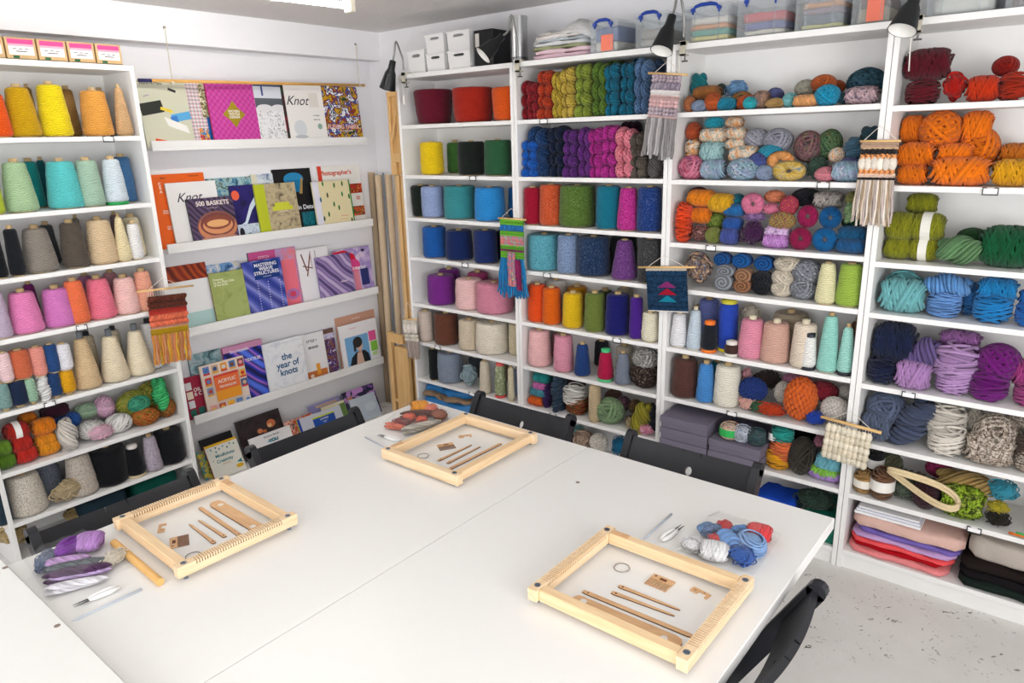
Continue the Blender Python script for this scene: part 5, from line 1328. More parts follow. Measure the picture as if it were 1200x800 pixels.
def book(row, xl, xr, yt, layer, cover, label, dec=(), thick=.012, spine=None, yref=None, pat=None):
    """a book standing on a ledge, cover to the room; dec = flat print on its cover in cover units (0..1)"""
    X = WX + .096 - .026*layer if row < 4 else WX + .17 - .034*layer
    XT = X - .02 if row < 4 else X - .075
    if yref is None:
        (a, b), (c, d) = LPX[row]; yl, yr = b + (xl - a)*(d - b)/(c - a), b + (xr - a)*(d - b)/(c - a)
    else: yl = yr = yref
    Xr = X if row < 4 else XT
    Y0, Y1 = onX(xl, yl, Xr)[1], onX(xr, yr, Xr)[1]
    z0 = LIP[row] - .0295
    h = max(.10, onX((xl+xr)/2, yt, XT)[2] - z0)
    w = Y1 - Y0
    lean = math.asin(min(.14, .030/h)) if row < 4 else math.asin(min(.4, .075/h))
    r = empty('book', (X, (Y0+Y1)/2, z0), (lean, 0, PI/2))
    r.rotation_euler = Euler((0, 0, PI/2)); r.rotation_mode = 'XYZ'
    r.matrix_world = Matrix.Translation((X, (Y0+Y1)/2, z0 + .0005)) @ Matrix.Rotation(PI/2, 4, 'Z') @ Matrix.Rotation(-lean, 4, 'X')
    tag(r, label + ', ' + ROWN[row], 'book', 'books on the ledges')
    cm = pat or plain(cover, .4, .4, name='book_cover')
    c = MB().bbox(-w/2, 0, 0, w/2, .0016, h, .0004).build('front_cover', cm, r)
    MB().box(-w/2 + .0016, .0017, .002, w/2 - .003, thick - .0017, h - .002).build('pages', plain('ece8de', .8), r)
    MB().bbox(-w/2, thick - .0016, 0, w/2, thick, h, .0004).build('back_cover', plain(spine or cover, .4, .4), r)
    MB().box(-w/2, .0005, 0, -w/2 + .0016, thick - .0005, h).build('spine', plain(spine or cover, .4, .4), r)
    lay = 0
    for d in dec:
        lay += 1; yy = -.0004 - .00025*lay
        if d[0] == 'r':      # rectangle u0 v0 u1 v1 colour [rotation]
            _, u0, v0, u1, v1, col = d[:6]; rot = d[6] if len(d) > 6 else 0
            cx, cz = ((u0+u1)/2 - .5)*w, (v0+v1)/2*h; a, b = (u1-u0)*w/2, (v1-v0)*h/2
            mt = col if not isinstance(col, str) else plain(col, .45, .3, name='print')
            MB().box(-a, 0, -b, a, .0004, b).build('print', mt, c, loc=(cx, yy, cz), rot=(0, -rot, 0))
        elif d[0] == 'd':    # disc / oval u v ru rv colour
            _, u, v_, ru, rv, col = d
            mt = col if not isinstance(col, str) else plain(col, .45, .3, name='print')
            poly = [(ru*w*math.cos(a), rv*h*math.sin(a)) for a in np.linspace(0, 2*PI, 25)[:-1]]
            MB().prism(poly, 0, .0004, Matrix.Rotation(PI/2, 4, 'X')).build('print', mt, c, loc=((u-.5)*w, yy + .0004, v_*h))
        elif d[0] == 'p':    # polygon
            _, pts, col = d; poly = [((u-.5)*w, v_*h) for u, v_ in pts]
            MB().prism(poly, 0, .0004, Matrix.Rotation(PI/2, 4, 'X')).build('print', plain(col, .45, .3, name='print'), c, loc=(0, yy + .0004, 0))
        elif d[0] == 't':    # text u v height colour string [align]
            _, u, v_, sz, col, s_ = d[:6]
            cu = bpy.data.curves.new('title', 'FONT'); cu.body = s_; cu.size = sz*h; cu.align_x = d[6] if len(d) > 6 else 'CENTER'; cu.align_y = 'CENTER'
            cu.offset = sz*h*.022 if s_ != 'Knot' else 0; cu.shear = .45 if s_ == 'Knot' else 0; cu.space_line = .85
            cu.materials.append(plain(col, .5, .3, name='print'))
            o = bpy.data.objects.new('title', cu); COL.objects.link(o); o.parent = c
            o.location = ((u-.5)*w, yy - .0003, v_*h); o.rotation_euler = (PI/2, 0, 0)
    return r
# top ledge
book(0, 172, 229, 94.5, 0, 'cfcfb8', 'pale sage book with scattered black, blue and yellow strips', (('t', .30, .95, .045, '3a3a34', 'WEAVE PATTERN'), ('r', -.0, .50, .46, .68, '24261f', .18), ('r', .40, .54, .64, .585, 'e8cc3c', -.30), ('r', .60, .40, 1.0, .52, '5aa8d8', .18), ('r', .58, .37, .72, .47, '3c7cc8', .18), ('p', ((.44,.46),(.50,.32),(.92,.20),(.88,.32)), 'f2f0ea'), ('r', .62, .84, .78, .88, '2a2a2c', -.35), ('r', .18, .06, .40, .12, 'e8582c', -.2), ('r', .10, .76, .22, .78, 'b8a4b4', .3)))
book(0, 226, 254, 95.5, 1, 'e8e0e4', 'pink and green plaid magazine edge', (('r', .0, .0, .10, 1, '1c1c1c'), ('r', .35, .0, .95, .28, pattern('hard', ['e8e0d0', '2c78b8', 'e8b040', 'c83c54', '2c6a3c'], 40)), ('r', .75, .0, 1., .45, '1c5aa0'), ('r', .60, .45, 1., 1, pattern('hard', ['d8c890', '6a6a3a', 'e4dcc0', '3a3428'], 60))), pat=pattern('plaid', ['f0e8e8', 'e888ac', '5aa08c'], 18))
book(0, 252, 306.5, 97, 0, 'b8288c', 'magenta textile pattern book with gold diamond', (('p', ((.26,.50),(.40,.60),(.50,.72),(.60,.60),(.74,.50),(.60,.40),(.50,.28),(.40,.40)), 'a08c1c'), ('t', .50, .50, .055, 'f6f2e4', 'WOVEN\nTEXTILE\nDESIGN'), ('t', .55, .06, .025, 'f0c8e0', 'publisher')), pat=pattern('diag', ['a01878', 'c83c9c', 'd868b0'], 14), spine='c01c64')
book(0, 306.5, 341, 98, 0, 'e0e0e2', 'black and white cable knit book', (('r', 0, 0, 1, .62, pattern('noise', ['8a8a8c', 'e8e8ea', 'f4f4f4', '6a6a6c'], 55)), ('r', 0, .60, 1, .76, '5a6068'), ('r', 0, .76, 1, 1, 'd8dce6'), ('r', .0, .95, 1, 1., '44506c'), ('r', .24, .80, .30, .98, '3c5084'), ('d', .28, .60, .26, .06, 'e4e4e6'), ('d', .74, .60, .24, .06, 'e4e4e6'), ('r', .90, .0, 1, 1, pattern('noise', ['2c4a38', '2a1c1c', '8a1c34'], 12))))
book(0, 341, 385, 99, 0, 'f2f0ec', 'white magazine with handwritten title and pale sketches', (('t', .30, .72, .22, '2a2a30', 'Knot'), ('d', .30, .26, .16, .14, 'd8dce0'), ('d', .30, .12, .17, .03, 'c4c8cc'), ('t', .76, .48, .035, '5a5c60', 'an object'), ('t', .76, .41, .035, '5a5c60', 'issue one'), ('d', .82, .29, .06, .05, '8aa89c'), ('r', .62, .62, .86, .86, 'e6e2da')))
book(0, 385, 426, 101, 0, '5a4a2c', 'multicoloured painterly dyed fabric book', (('t', .50, .28, .11, 'f0c0b8', 'FUSING FABRIC'), ('t', .50, .21, .035, 'f0e0d8', 'creative cutting, bonding')), pat=pattern('hard', ['1c3c2c', 'c8a018', '8a2c20', '3c5090', 'f4f4f2', '2c3c5c'], 22), spine='1c2c24')
# second ledge
book(1, 190, 252, 202.5, 2, 'e8641c', 'tall orange magazine', (('t', .24, .95, .028, '6a2c10', 'Make it'), ('t', .80, .96, .028, '6a2c10', 'Volume One'), ('t', .16, .82, .06, 'f8e8dc', 'C\nR\nA'), ('t', .18, .50, .035, 'f8e8dc', 'Issue\nGuide'), ('t', .20, .28, .035, 'f8e8dc', 'Craft\nWork')), spine='d8581c')
book(1, 207, 264, 212, 1, 'f2f0ee', 'white handwritten-title magazine', (('t', .40, .76, .20, '2a2a34', 'Knot'), ('t', .36, .18, .025, '5a5c60', 'one')))
book(1, 228, 281, 230.5, 0, '2c2430', 'dark book with a coiled wooden bowl', (('t', .54, .88, .135, 'f2e8e0', '500 BASKETS'), ('t', .52, .78, .03, 'c8b8bc', 'a celebration of the'), ('d', .56, .37, .44, .34, '8a5a50'), ('d', .56, .36, .42, .29, 'c8825c'), ('d', .57, .42, .38, .25, '7a4440'), ('d', .57, .40, .33, .19, 'd89468'), ('d', .57, .46, .30, .15, '8a4a3c'), ('d', .57, .44, .24, .08, 'e4ac74'), ('d', .56, .12, .40, .07, 'b8806c')), pat=pattern('wave', ['3c3048', '6a5478', '2c2434'], 9), spine='1c1c1c')
book(1, 254, 308, 207, 2, '5a8aa0', 'blue-green impressionist painting book', (), pat=pattern('noise', ['1c3c4c', '4a84a0', 'a8c8cc', '2c4c3c', 'd8e4dc'], 22), spine='2c4c7c')
book(1, 279, 307, 216, 1, '1c1c4c', 'dark purple book with white arc and orange disc', (('d', .18, .82, .16, .09, 'f06848'), ('p', ((.25,.28),(.40,.32),(.70,.62),(1.,.80),(1.,.66),(.75,.52),(.5,.30),(.35,.24)), 'd8e4f0'), ('r', 0, 0, 1, .28, pattern('noise', ['6a5ab0', 'd8e4f0', 'b8c8d8', '3c4c5c'], 20)), ('d', .20, .12, .10, .10, '22242c')), pat=pattern('noise', ['14143c', '2c2470', '14183c'], 8))
book(1, 305, 330, 203, 2, 'd8dce0', 'pale blue and cream book edge', (('r', 0, 0, .25, 1, 'e4e0c8'),), pat=pattern('noise', ['5a78a0', 'd8e0e8', 'f0f0ec'], 20))
book(1, 307, 354, 214, 0, 'b8a884', 'beige botanical book with lime spine', (('r', 0, 0, .24, 1, 'b8c02c'), ('r', .36, .48, .86, .56, 'ccd03c'), ('r', .42, .55, .78, .63, 'ccd03c'), ('t', .62, .46, .03, 'e8e4d4', 'poems of nature')), pat=pattern('noise', ['5a5444', 'b0a080', 'c4b490', '8a8068'], 24), spine='b4bc2c')
book(1, 330, 373, 197, 2, '16181c', 'black book with a turquoise glass bowl', (('d', .52, .84, .26, .10, '2c8cc0'), ('p', ((.30,.82),(.42,.66),(.62,.62),(.74,.82)), '1c78a8'), ('p', ((.62,.60),(.70,.60),(.76,.84),(.72,.86)), 'a88c50'), ('t', .76, .38, .10, 'e8ecf0', 'in Detail'), ('r', .60, .04, 1., .30, pattern('noise', ['0c1c20', '1c7c8c', '142c30'], 40))))
book(1, 373.5, 416, 211, 0, 'e8dcb0', 'cream book scattered with green leaves', tuple([('r', 0, 0, .16, 1, 'e4e2ee')] + [('d', u, v_, .022, .055, c) for u, v_, c in ((.28,.95,'2c7a3c'),(.58,.90,'2a7434'),(.80,.92,'3c6c30'),(.36,.70,'4a4428'),(.76,.70,'2a8040'),(.94,.64,'2c7a3c'),(.50,.50,'2a7434'),(.62,.42,'2c7a3c'),(.32,.30,'2a6a30'),(.16,.62,'2c6c8c'),(.18,.22,'2c4c44'),(.92,.12,'3a4a2c'),(.54,.04,'3a4a2c'))] + [('t', .74, .24, .03, 'e07c84', 'folk embroidery'), ('t', .70, .17, .025, 'e8a0a0', 'a pattern collection'), ('r', .97, 0, 1., 1., '2c8a3c')]))
book(1, 381, 429, 193, 2, 'f0eee8', 'white book with red lettering and tomato photographs', (('t', .42, .88, .105, 'd84a2c', "Photographer's"), ('r', .0, .72, .09, 1., 'd8402c'), ('r', .52, .75, .86, .81, 'f0eee8'), ('r', .60, .52, 1., .68, pattern('hard', ['2c2c24', 'c83020', '8a2c1c', 'e8a838'], 50)), ('r', .66, .14, 1., .30, pattern('hard', ['3c3828', 'd85a28', '6a4a34', 'e8a040'], 50)), ('t', .88, .44, .04, 'd84a2c', 'Ideas\nBook')))
# third ledge
book(2, 198, 253, 309, 2, 'a83c24', 'rust red magazine with layered photographs', (('r', 0, .0, 1, .62, '284a54'), ('r', 0, .62, 1, .74, 'd8d4cc'), ('r', .55, .52, .75, .60, 'e8742c'), ('r', .32, .46, .46, .56, 'b02c7c')), pat=pattern('wave', ['8a2c1c', 'c85a2c', '6a241c'], 7))
book(2, 206, 254, 327, 1, 'f2f2f2', 'white and mint booklet', (('r', 0, 0, 1, .36, 'b4d4d0'),))
book(2, 250, 290, 307, 2, '6a90b8', 'blue and white magazine edge', (), pat=pattern('noise', ['2c5488', '7cace0', 'f0f0ec', 'c8a06c'], 18))
book(2, 255, 294, 316.5, 0, '9aa860', 'olive green drawing book', (('t', .08, .82, .062, 'ecefd0', 'Drawing\non the Right Side\nof the Brain', 'LEFT'), ('d', .55, .28, .30, .20, 'a4b06c')), pat=pattern('noise', ['8c9a54', 'a4b06a', '98a45c'], 10), spine='8a6a44')
book(2, 294, 338, 303, 0, '4a54a8', 'blue draped silk weaving book with navy title panel', (('r', .26, .66, .92, .98, '14387c'), ('t', .58, .84, .085, 'f2f0f4', 'MASTERING\nWEAVE\nSTRUCTURES'), ('t', .58, .70, .022, 'd8dcec', 'transforming ideas')) + tuple(('d', u, v_, .012, .007, 'f4f2fa') for u in (.30, .56, .86) for v_ in np.linspace(.04, .60, 13)), pat=pattern('wave', ['2c3c94', '5a64b8', '8a90d0', '343c8c'], 3.2), spine='1c2c6c')
book(2, 302, 356, 291, 2, 'e884a8', 'pink and coral magazine', (('r', .62, .0, .95, .8, 'f07888'), ('d', .80, .22, .14, .09, 'b878b8'), ('d', .80, .22, .07, .05, 'e04c6c'), ('r', .0, .84, .55, 1., 'd85a98'), ('t', .3, .90, .06, 'f4c8dc', 'STITCH')), pat=pattern('noise', ['e890b8', 'c8a0d0', 'f0888c'], 9), spine='3c4460')
book(2, 357, 392, 289, 1, 'f0eef0', 'white book with brown line sketch', (('r', .16, .60, .20, .92, '7a5044', .25), ('r', .30, .50, .34, .92, '7a5044', -.3), ('r', .12, .66, .44, .68, '7a5044', -.3), ('r', .40, .66, .43, .95, 'c4b0b4'), ('r', .55, .7, .58, .95, 'c4b0b4')))
book(2, 377.5, 417, 297.5, 0, '8c78ac', 'purple pleated fabric book', (('t', .72, .38, .07, 'f0dce8', 'shibori'),), pat=pattern('wave', ['4c3c70', 'a890c4', '6c5890', 'c8b4d8'], 5))
book(2, 398, 439.5, 289.5, 1, 'b898cc', 'magazine with red arc and violet cover', (('p', ((.0,.96),(.30,.98),(.55,.86),(.62,.66),(.62,.50),(.48,.50),(.40,.70),(.2,.84),(.0,.86)), 'd81c3c'), ('d', .52, .62, .16, .14, 'e0488c'), ('t', .64, .56, .12, 'f8f4f8', 'interior'), ('r', .66, .16, .88, .52, '2c3470'), ('r', .46, .02, .62, .50, 'e88ca0'), ('d', .80, .92, .05, .03, '2c2440')), pat=pattern('noise', ['c8b0dc', '9c88c8', 'e8d4ec', '4c3c6c'], 6))
# fourth ledge
book(3, 222, 262, 437, 1, 'a01c3c', 'crimson book with a grid of small pictures', tuple([('r', .05 + .24*(k % 2)*0, .70 - .22*k, .22, .88 - .22*k, c) for k, c in enumerate(('e8e4e4', 'f0e0cc', 'e4e6ea', '2c6a5c'))] + [('t', .36, .62, .12, 'f2e4e4', 'OIL\n& C'), ('r', .28, .06, .46, .24, '2a6c60')]))
book(3, 233, 270, 410, 2, '5a7c8c', 'grey-green misty painting book', (), pat=pattern('noise', ['2c4c50', '7ca4ac', 'b8ccd0', '44646c'], 16))
_cells = []
_cc = ['6a84c0', 'c8a888', 'f0a030', '4a7cb4', '7a4a3c', 'd8402c', 'e8c05c', '8a9cc0', '34508c', 'e89ca4', 'c04c44', 'f0b838', '5c86c4', 'd8d4d8']
for k, (u, v_) in enumerate([(.06+.195*i, .82) for i in range(5)] + [(.06, .60), (.84, .60), (.06, .40), (.84, .40)] + [(.06+.195*i, .04) for i in range(5)]):
    _cells += [('r', u, v_, u + .14, v_ + .145, _cc[k % 14]), ('r', u, v_ - .02, u + .14, v_ + .015, ['d83c34', 'e8a83c'][k % 2]), ('d', u + .07, v_ + .07, .045, .04, _cc[(k*5 + 3) % 14])]
book(3, 243.5, 294, 421, 0, 'ecd8c8', 'painting techniques book with picture squares round an orange title', tuple(_cells) + (('r', .24, .24, .80, .76, 'ee9c2c'), ('r', .24, .44, .80, .76, 'e8703c'), ('r', .24, .72, .80, .76, 'd83c34'), ('t', .52, .62, .095, 'f6e8dc', 'ACRYLIC'), ('t', .52, .51, .06, 'f6e8dc', 'TECHNIQUES')))
book(3, 272, 317, 400, 1, '2c34a0', 'blue and violet wave-patterned book', (('r', 0, .90, 1, 1, 'd090b4'), ('t', .40, .90, .065, 'f0e8f4', 'Encyclopedia'), ('t', .70, .70, .07, 'f0f0fa', 'TEXTILES')), pat=pattern('wave', ['141848', '2c40c0', 'b070d0', '1c2070', '5a7cf0'], 3.4), spine='c8487c')
book(3, 317, 362, 396.5, 0, 'e8eaf0', 'white marbled book with blue lower-case title', (('t', .54, .52, .175, '1c5c88', 'the\nyear of\nknots'), ('r', .08, .05, .94, .055, 'c4c8d4'), ('r', .08, .94, .94, .945, 'c4c8d4')), pat=pattern('noise', ['d4d8e2', 'eceef2', 'f0f1f4', 'e0e3ea'], 14))
book(3, 350, 386.5, 390, 1, 'eeeef0', 'white branding book with orange picture strip', (('t', .60, .84, .075, '3c3e44', 'STYLE +'), ('t', .62, .70, .075, '3c3e44', 'BRAND'), ('r', .30, .06, .95, .20, 'c8743c'), ('r', .62, .10, .74, .34, 'e8a03c'), ('d', .45, .10, .06, .04, 'f0e0d0')))
book(3, 366, 398, 386, 2, '5a4a98', 'violet and white magazine edge', (('r', 0, .90, 1., 1, '7a5a4c'), ('r', .62, 0, 1., .78, pattern('hard', ['e8e4f0', '3c2c7c', '8a5a4a', '2c2444'], 45))), pat=pattern('noise', ['3c2c84', 'e0dcf0', '5a48a8'], 14))
book(3, 402, 446, 366, 2, 'd8a48c', 'tall terracotta pink book', (('t', .5, .92, .05, 'f4dcd0', 'The Maker'),))
book(3, 404.5, 447, 376, 0, 'f2f0f2', 'white magazine with portrait of a person in a dark knit hat', (('t', .35, .90, .045, 'e8a8b4', 'knit wool'), ('r', .10, .06, .72, .72, '7ab0dc'), ('p', ((.14,.06),(.22,.26),(.36,.36),(.58,.36),(.68,.26),(.71,.06)), '22262e'), ('p', ((.32,.06),(.38,.34),(.50,.34),(.54,.06)), 'd8b4a0'), ('r', .42, .32, .50, .42, 'c89c88'), ('d', .46, .50, .085, .12, 'd8b09c'), ('d', .42, .57, .125, .12, '30302e'), ('r', .30, .38, .36, .58, '30302e'), ('r', .74, .52, .93, .74, 'e85c9c'), ('r', .76, .28, .94, .50, '8ccc4c'), ('r', .78, .18, .90, .26, 'b8dc90')))
# lowest ledge: only the upper parts show above the chair and table
book(4, 228, 246, 524, 1, '8a9c4c', 'narrow green and yellow patterned book edge', (), pat=pattern('hard', ['2c6a54', 'c8b43c', '3c8a8c', 'c85a2c'], 30), yref=528)
book(4, 232, 271, 507, 2, '17191e', 'plain black book', (), yref=510)
book(4, 238, 277, 514, 0, 'eceade', 'cream book with teal shapes and yellow top band', (('r', 0, .93, 1, 1, 'e8b82c'), ('t', .52, .62, .125, '1c7c84', 'Mindfulness'), ('t', .10, .525, .05, '1c7c84', '&', 'LEFT'), ('t', .46, .46, .125, '1c7c84', 'Creativity'), ('t', .48, .36, .035, 'd8a878', 'inspiration from\nartists and makers'), ('d', .84, .16, .12, .06, 'e8b82c'), ('p', ((.78,.28),(.98,.36),(.92,.28),(.98,.22)), '1c7c84')) + tuple(('p', ((u-.03,v_+.03),(u+.03,v_+.03),(u,v_-.035)), c) for u, v_, c in ((.15,.84,'2c8c94'),(.30,.86,'1c5c64'),(.40,.80,'2c8c94'),(.52,.85,'5ab0b4'),(.64,.78,'1c5c64'),(.74,.86,'2c8c94'),(.86,.82,'2c8c94'),(.28,.74,'2c8c94'))), yref=520, spine='c83c34')
book(4, 274, 327, 484, 2, '2c2422', 'dark book with glowing candle photograph', (('d', .74, .70, .10, .10, 'd8784c'), ('d', .70, .66, .05, .05, 'f0c08c'), ('d', .46, .60, .06, .06, 'd88458'), ('d', .56, .56, .05, .04, 'c8703c')), pat=pattern('noise', ['1c1818', '3c3030', '241c1e'], 14), yref=487)
book(4, 288, 338, 503, 0, 'eceaea', 'white business book with large dark letters', (('t', .52, .86, .11, '8a8c90', 'Business Model'), ('t', .54, .66, .20, '24282c', 'YOU'), ('d', .52, .66, .14, .06, '8cc0cc')), yref=508)
book(4, 330, 364, 486, 1, 'e0c8b8', 'pale book with coral photographs', (), pat=pattern('hard', ['e8e4e0', 'c85a3c', 'e8b0a0', '3c2c2c'], 30), yref=489)
book(4, 360, 397, 467, 2, '9c98d0', 'lavender book', (('r', .2, .84, .9, .92, 'd8b894'),), yref=470)
book(4, 374, 402, 470, 1, 'e4dcb8', 'cream and green book edge', (('r', .7, 0, 1, .9, '6a8c4c'),), yref=473)
book(4, 345, 397, 480, 0, 'c8ccd8', 'grey-blue book with blue and lime title panel', (('r', 0, 0, .05, 1, '1c3c9c'), ('r', .32, .40, .82, .80, '1c4ca4'), ('r', .32, .79, .82, .85, 'c4cc2c'), ('t', .57, .70, .085, 'f0f4fa', 'LIGHTING'), ('t', .57, .58, .05, 'c8d4f0', 'for interior\ndesign')), yref=484, spine='c4cc2c')
book(4, 400, 437, 452, 1, '3c3468', 'magazine with purple and black collage', (('r', .3, .84, .62, 1., 'c890d0'), ('r', .1, 0, .26, .8, 'd08c6c')), pat=pattern('hard', ['1c1c3c', 'b888c8', '2c2c44', '8a5ab0'], 14), yref=456)
book(4, 407, 437, 461, 0, 'bcc8d4', 'pale grey-blue book with faint floral cover', (('d', .7, .48, .22, .18, 'ccd6de'), ('t', .4, .74, .03, '8a94a0', 'studio')), yref=465)
# rod on two strings in front of the top row
r = empty('hanging_rod', (WX + .125, -.50, 1.990)); tag(r, 'thin wooden rod hung on two strings above the top row of books', 'rod')
A, B = onX(162, 94, WX + .125), onX(427, 100, WX + .125); o0 = np.array(r.location)
MB().tube([A - o0, B - o0], .0075, 10).build('rod', wood('d8a050', 'e4b468', (60, 4, 60), 'rod_wood'), r, True)
MB().tube([A - o0, A - o0 + (B - A)*.045], .0082, 10).build('tape', plain('2c2c5c', .5), r)
for px, py, qx, qy in ((193, 32, 202, 97), (417, 52, 421, 100)):
    a, b = onX(px, py, WX + .106) - o0, onX(qx, qy, WX + .125) - o0
    st = MB().tube([a, b], .0022, 6).build('string', plain('d8d0bc', .9, .1), r)
    MB().tube([b + (0, -.006, 0), b + (0, .006, 0)], .0092, 10).build('string_wrap', plain('d8d0bc', .9, .1), st)
    MB().tube([a, a + np.array((-.012, 0, 0))], .006, 8).build('hook', plain('8a8478', .4, .4, .6), st)

# ------------------------------------------------------------------ cardboard tubes, pole and timber in the corner
for k, (px, bx, lab) in enumerate(((427, 447, 'leftmost'), (434.5, 456, 'second-from-left'), (443, 464, 'third-from-left'), (455, 470, 'fourth-from-left'), (465, 476, 'rightmost'))):
    Y = .225 if k < 3 else .215
    tx, bx_ = onY(px, 206, Y)[0], onY(px + (472 - 206)*.062 + 2, 472, Y)[0]
    tx = max(tx, WX + .024); bx_ = max(bx_, WX + .024)
    r = empty('cardboard_tube', (bx_, Y, 0)); tag(r, lab + ' brown cardboard tube standing in the corner beside the books', 'cardboard tube', 'cardboard tubes in the corner')
    h = 1.495 + .01*math.sin(k*2)
    MB().tube([(0, 0, .001), (tx - bx_, 0, h)], .0205, 20, cap=False).build('tube', plain('d6bfa0', .8, .1, name='kraft_tube', grain=.03), r, True)
    MB().tube([(0, 0, .001), (tx - bx_, 0, h - .001)], .0165, 20).build('inner_core', plain('8a745c', .9, .1), r, True)
P = onY(449, 206, .245); o = MB().tube([(P[0], .245, 0), (P[0], .245, 1.5)], .006, 10).build('metal_pole', plain('b4bcc4', .3, .5, .8), None, True); tag(o, 'thin grey metal pole between the cardboard tubes', 'pole')
r = empty('wooden_beam', (-.105, .07, 1.50)); tag(r, 'slotted wooden loom beam above the cardboard tubes by the corner bookcase', 'beam')
MB().bbox(-.045, -.012, 0, -.025, .02, .445, .002).build('rail', PINE, r); MB().bbox(.022, -.012, .02, .040, .02, .445, .002).build('rail', PINE, r)
MB().bbox(-.025, .004, 0, .022, .018, .445, .001).build('back_board', PINE, r); MB().bbox(-.045, -.014, .42, .040, .018, .447, .002).build('end_block', PINE, r); MB().bbox(-.045, -.014, .0, .0, .018, .07, .002).build('end_block', PINE, r); MB().bbox(-.025, -.016, .07, .040, .006, .12, .002).build('end_block', PINE, r)
MB().bar((-.012, -.016, .19), (.030, -.012, .35), .012, .014, (0, 1, 0)).build('lever', PINE, r)
for k, (x, h, w) in enumerate(((-.098, 1.497, .022), (-.062, 1.497, .02))):
    o = MB().bbox(x - w/2, .05, 0, x + w/2, .085, h, .002).build('wooden_lath', PINE); tag(o, ('left' if k == 0 else 'right') + ' tall wooden lath against the corner bookcase side', 'lath', 'wooden laths')
r = empty('wooden_frame_board', (-.145, -.0, 0)); tag(r, 'broad slotted pine board standing low in front of the tubes', 'board')
MB().bbox(-.085, .0, 0, -.055, .03, .58, .002).build('rail', PINE, r); MB().bbox(-.028, .0, 0, .085, .03, .50, .002).build('panel', PINE, r); MB().bbox(-.055, .004, .14, -.028, .026, .16, .001).build('crosspiece', PINE, r); MB().bbox(-.055, .004, .52, .05, .026, .575, .001).build('crosspiece', PINE, r)

# ------------------------------------------------------------------ tapestry looms on the table
BOLT = plain('8c98a8', .25, .5, .9, name='zinc_bolt')
def loom(cx, cy, Wd, Dp, rot, teeth_up, label):
    """plain bars along local x, comb rails along local y"""
    r = empty('tapestry_loom', (cx, cy, ZT), (0, 0, rot)); tag(r, label, 'loom', 'wooden tapestry looms')
    b, z0, z1 = .0115, .011, .038
    for s in (-1, 1):
        MB().bbox(-Wd/2 + .012, s*Dp/2 - b, z0, Wd/2 - .012, s*Dp/2 + b, z1, .0015).build('side_bar', BEECHX, r)
        m = MB().bbox(s*Wd/2 - b, -Dp/2 - .020, z0, s*Wd/2 + b, Dp/2 + .020, z1 - (.008 if teeth_up else 0), .0012)
        rail = m.build('comb_rail', BEECH, r)
        MB().box(s*Wd/2 - b + .0006, -Dp/2 + .02, z1 - .0083, s*Wd/2 + b - .0006, Dp/2 - .02, z1 - .0072).build('slot_floor', PLYEDGE, rail) if teeth_up else None
        t = MB(); n = 36
        zt0, zt1 = (z1 - .008, z1 + .001) if teeth_up else (z0 - .004, z0)
        for i in range(n):
            y = -Dp/2 + .022 + (Dp - .044)*i/(n - 1)
            t.box(s*Wd/2 - b, y - .0019, zt0, s*Wd/2 + b, y + .0019, zt1)
        for yy in (-1, 1): t.box(s*Wd/2 - b, yy*Dp/2 - .020, zt0, s*Wd/2 + b, yy*Dp/2 + .020, zt1)
        t.build('teeth', BEECH, rail)
        for q in (-1, 1):
            c = (s*Wd/2, q*Dp/2)
            bo = MB().cyl((*c, z1), .0068, .0022, 16).build('bolt', BOLT, r); MB().box(c[0] - .004, c[1] - .0009, z1 + .0018, c[0] + .004, c[1] + .0009, z1 + .0026).build('bolt_slot', plain('3c4450', .4), bo)
            MB().cyl((*c, 0), .005, .0102, 12).build('foot', BOLT, r)
    MB().bbox(-Wd/2 + .018, Dp/2 - .010, z1, -Wd/2 + .058, Dp/2 + .008, z1 + .0025, .0005).build('tag_plate', PLY, r) if not teeth_up or True else None
    return r
loom(1.560, -1.255, .352, .280, PI/2, False, 'beech tapestry loom near the far table corner, plain side up')
loom(1.352, -1.988, .335, .268, -.03, True, 'beech tapestry loom with comb teeth beside the left-hand chair')
loom(2.376, -1.575, .339, .276, 0.0, True, 'beech tapestry loom with comb teeth on the right half of the table')
def tool(name, P, Q, prof, th, label, cat, holes=(), mat=None, group=None, z=None):
    """flat wooden tool on the table from photo pixel P to Q; prof = (t, half width) along it"""
    a, b = onZ(*P, ZT + .003), onZ(*Q, ZT + .003); d = b - a; L = math.hypot(d[0], d[1])
    r = empty(name, (a[0], a[1], (z or ZT) + .0005), (0, 0, math.atan2(d[1], d[0])))
    poly = [(t*L, w) for t, w in prof] + [(t*L, -w) for t, w in reversed(prof)]
    MB().prism(poly, 0, th*.75).build('edge', PLYEDGE, r); MB().prism(poly, th*.75 + .0001, th).build('face', mat or PLY, r)
    for t, w, rr in holes: MB().cyl((t*L, w, th), rr, .0002, 12).build('eye', plain('e4e0da', .6) if rr > .004 else PLYEDGE, r)
    tag(r, label, cat, group); return r
NEED = [(0, .004), (.06, .0055), (.16, .0045), (.9, .0028), (1, .0012)]
STK = [(0, .004), (.04, .0055), (.96, .0055), (1, .004)]
SHUT = [(0, .004), (.02, .016), (.08, .018), (.1, .017), (.92, .017), (.98, .013), (1, .004)]
G = 'wooden loom tools'
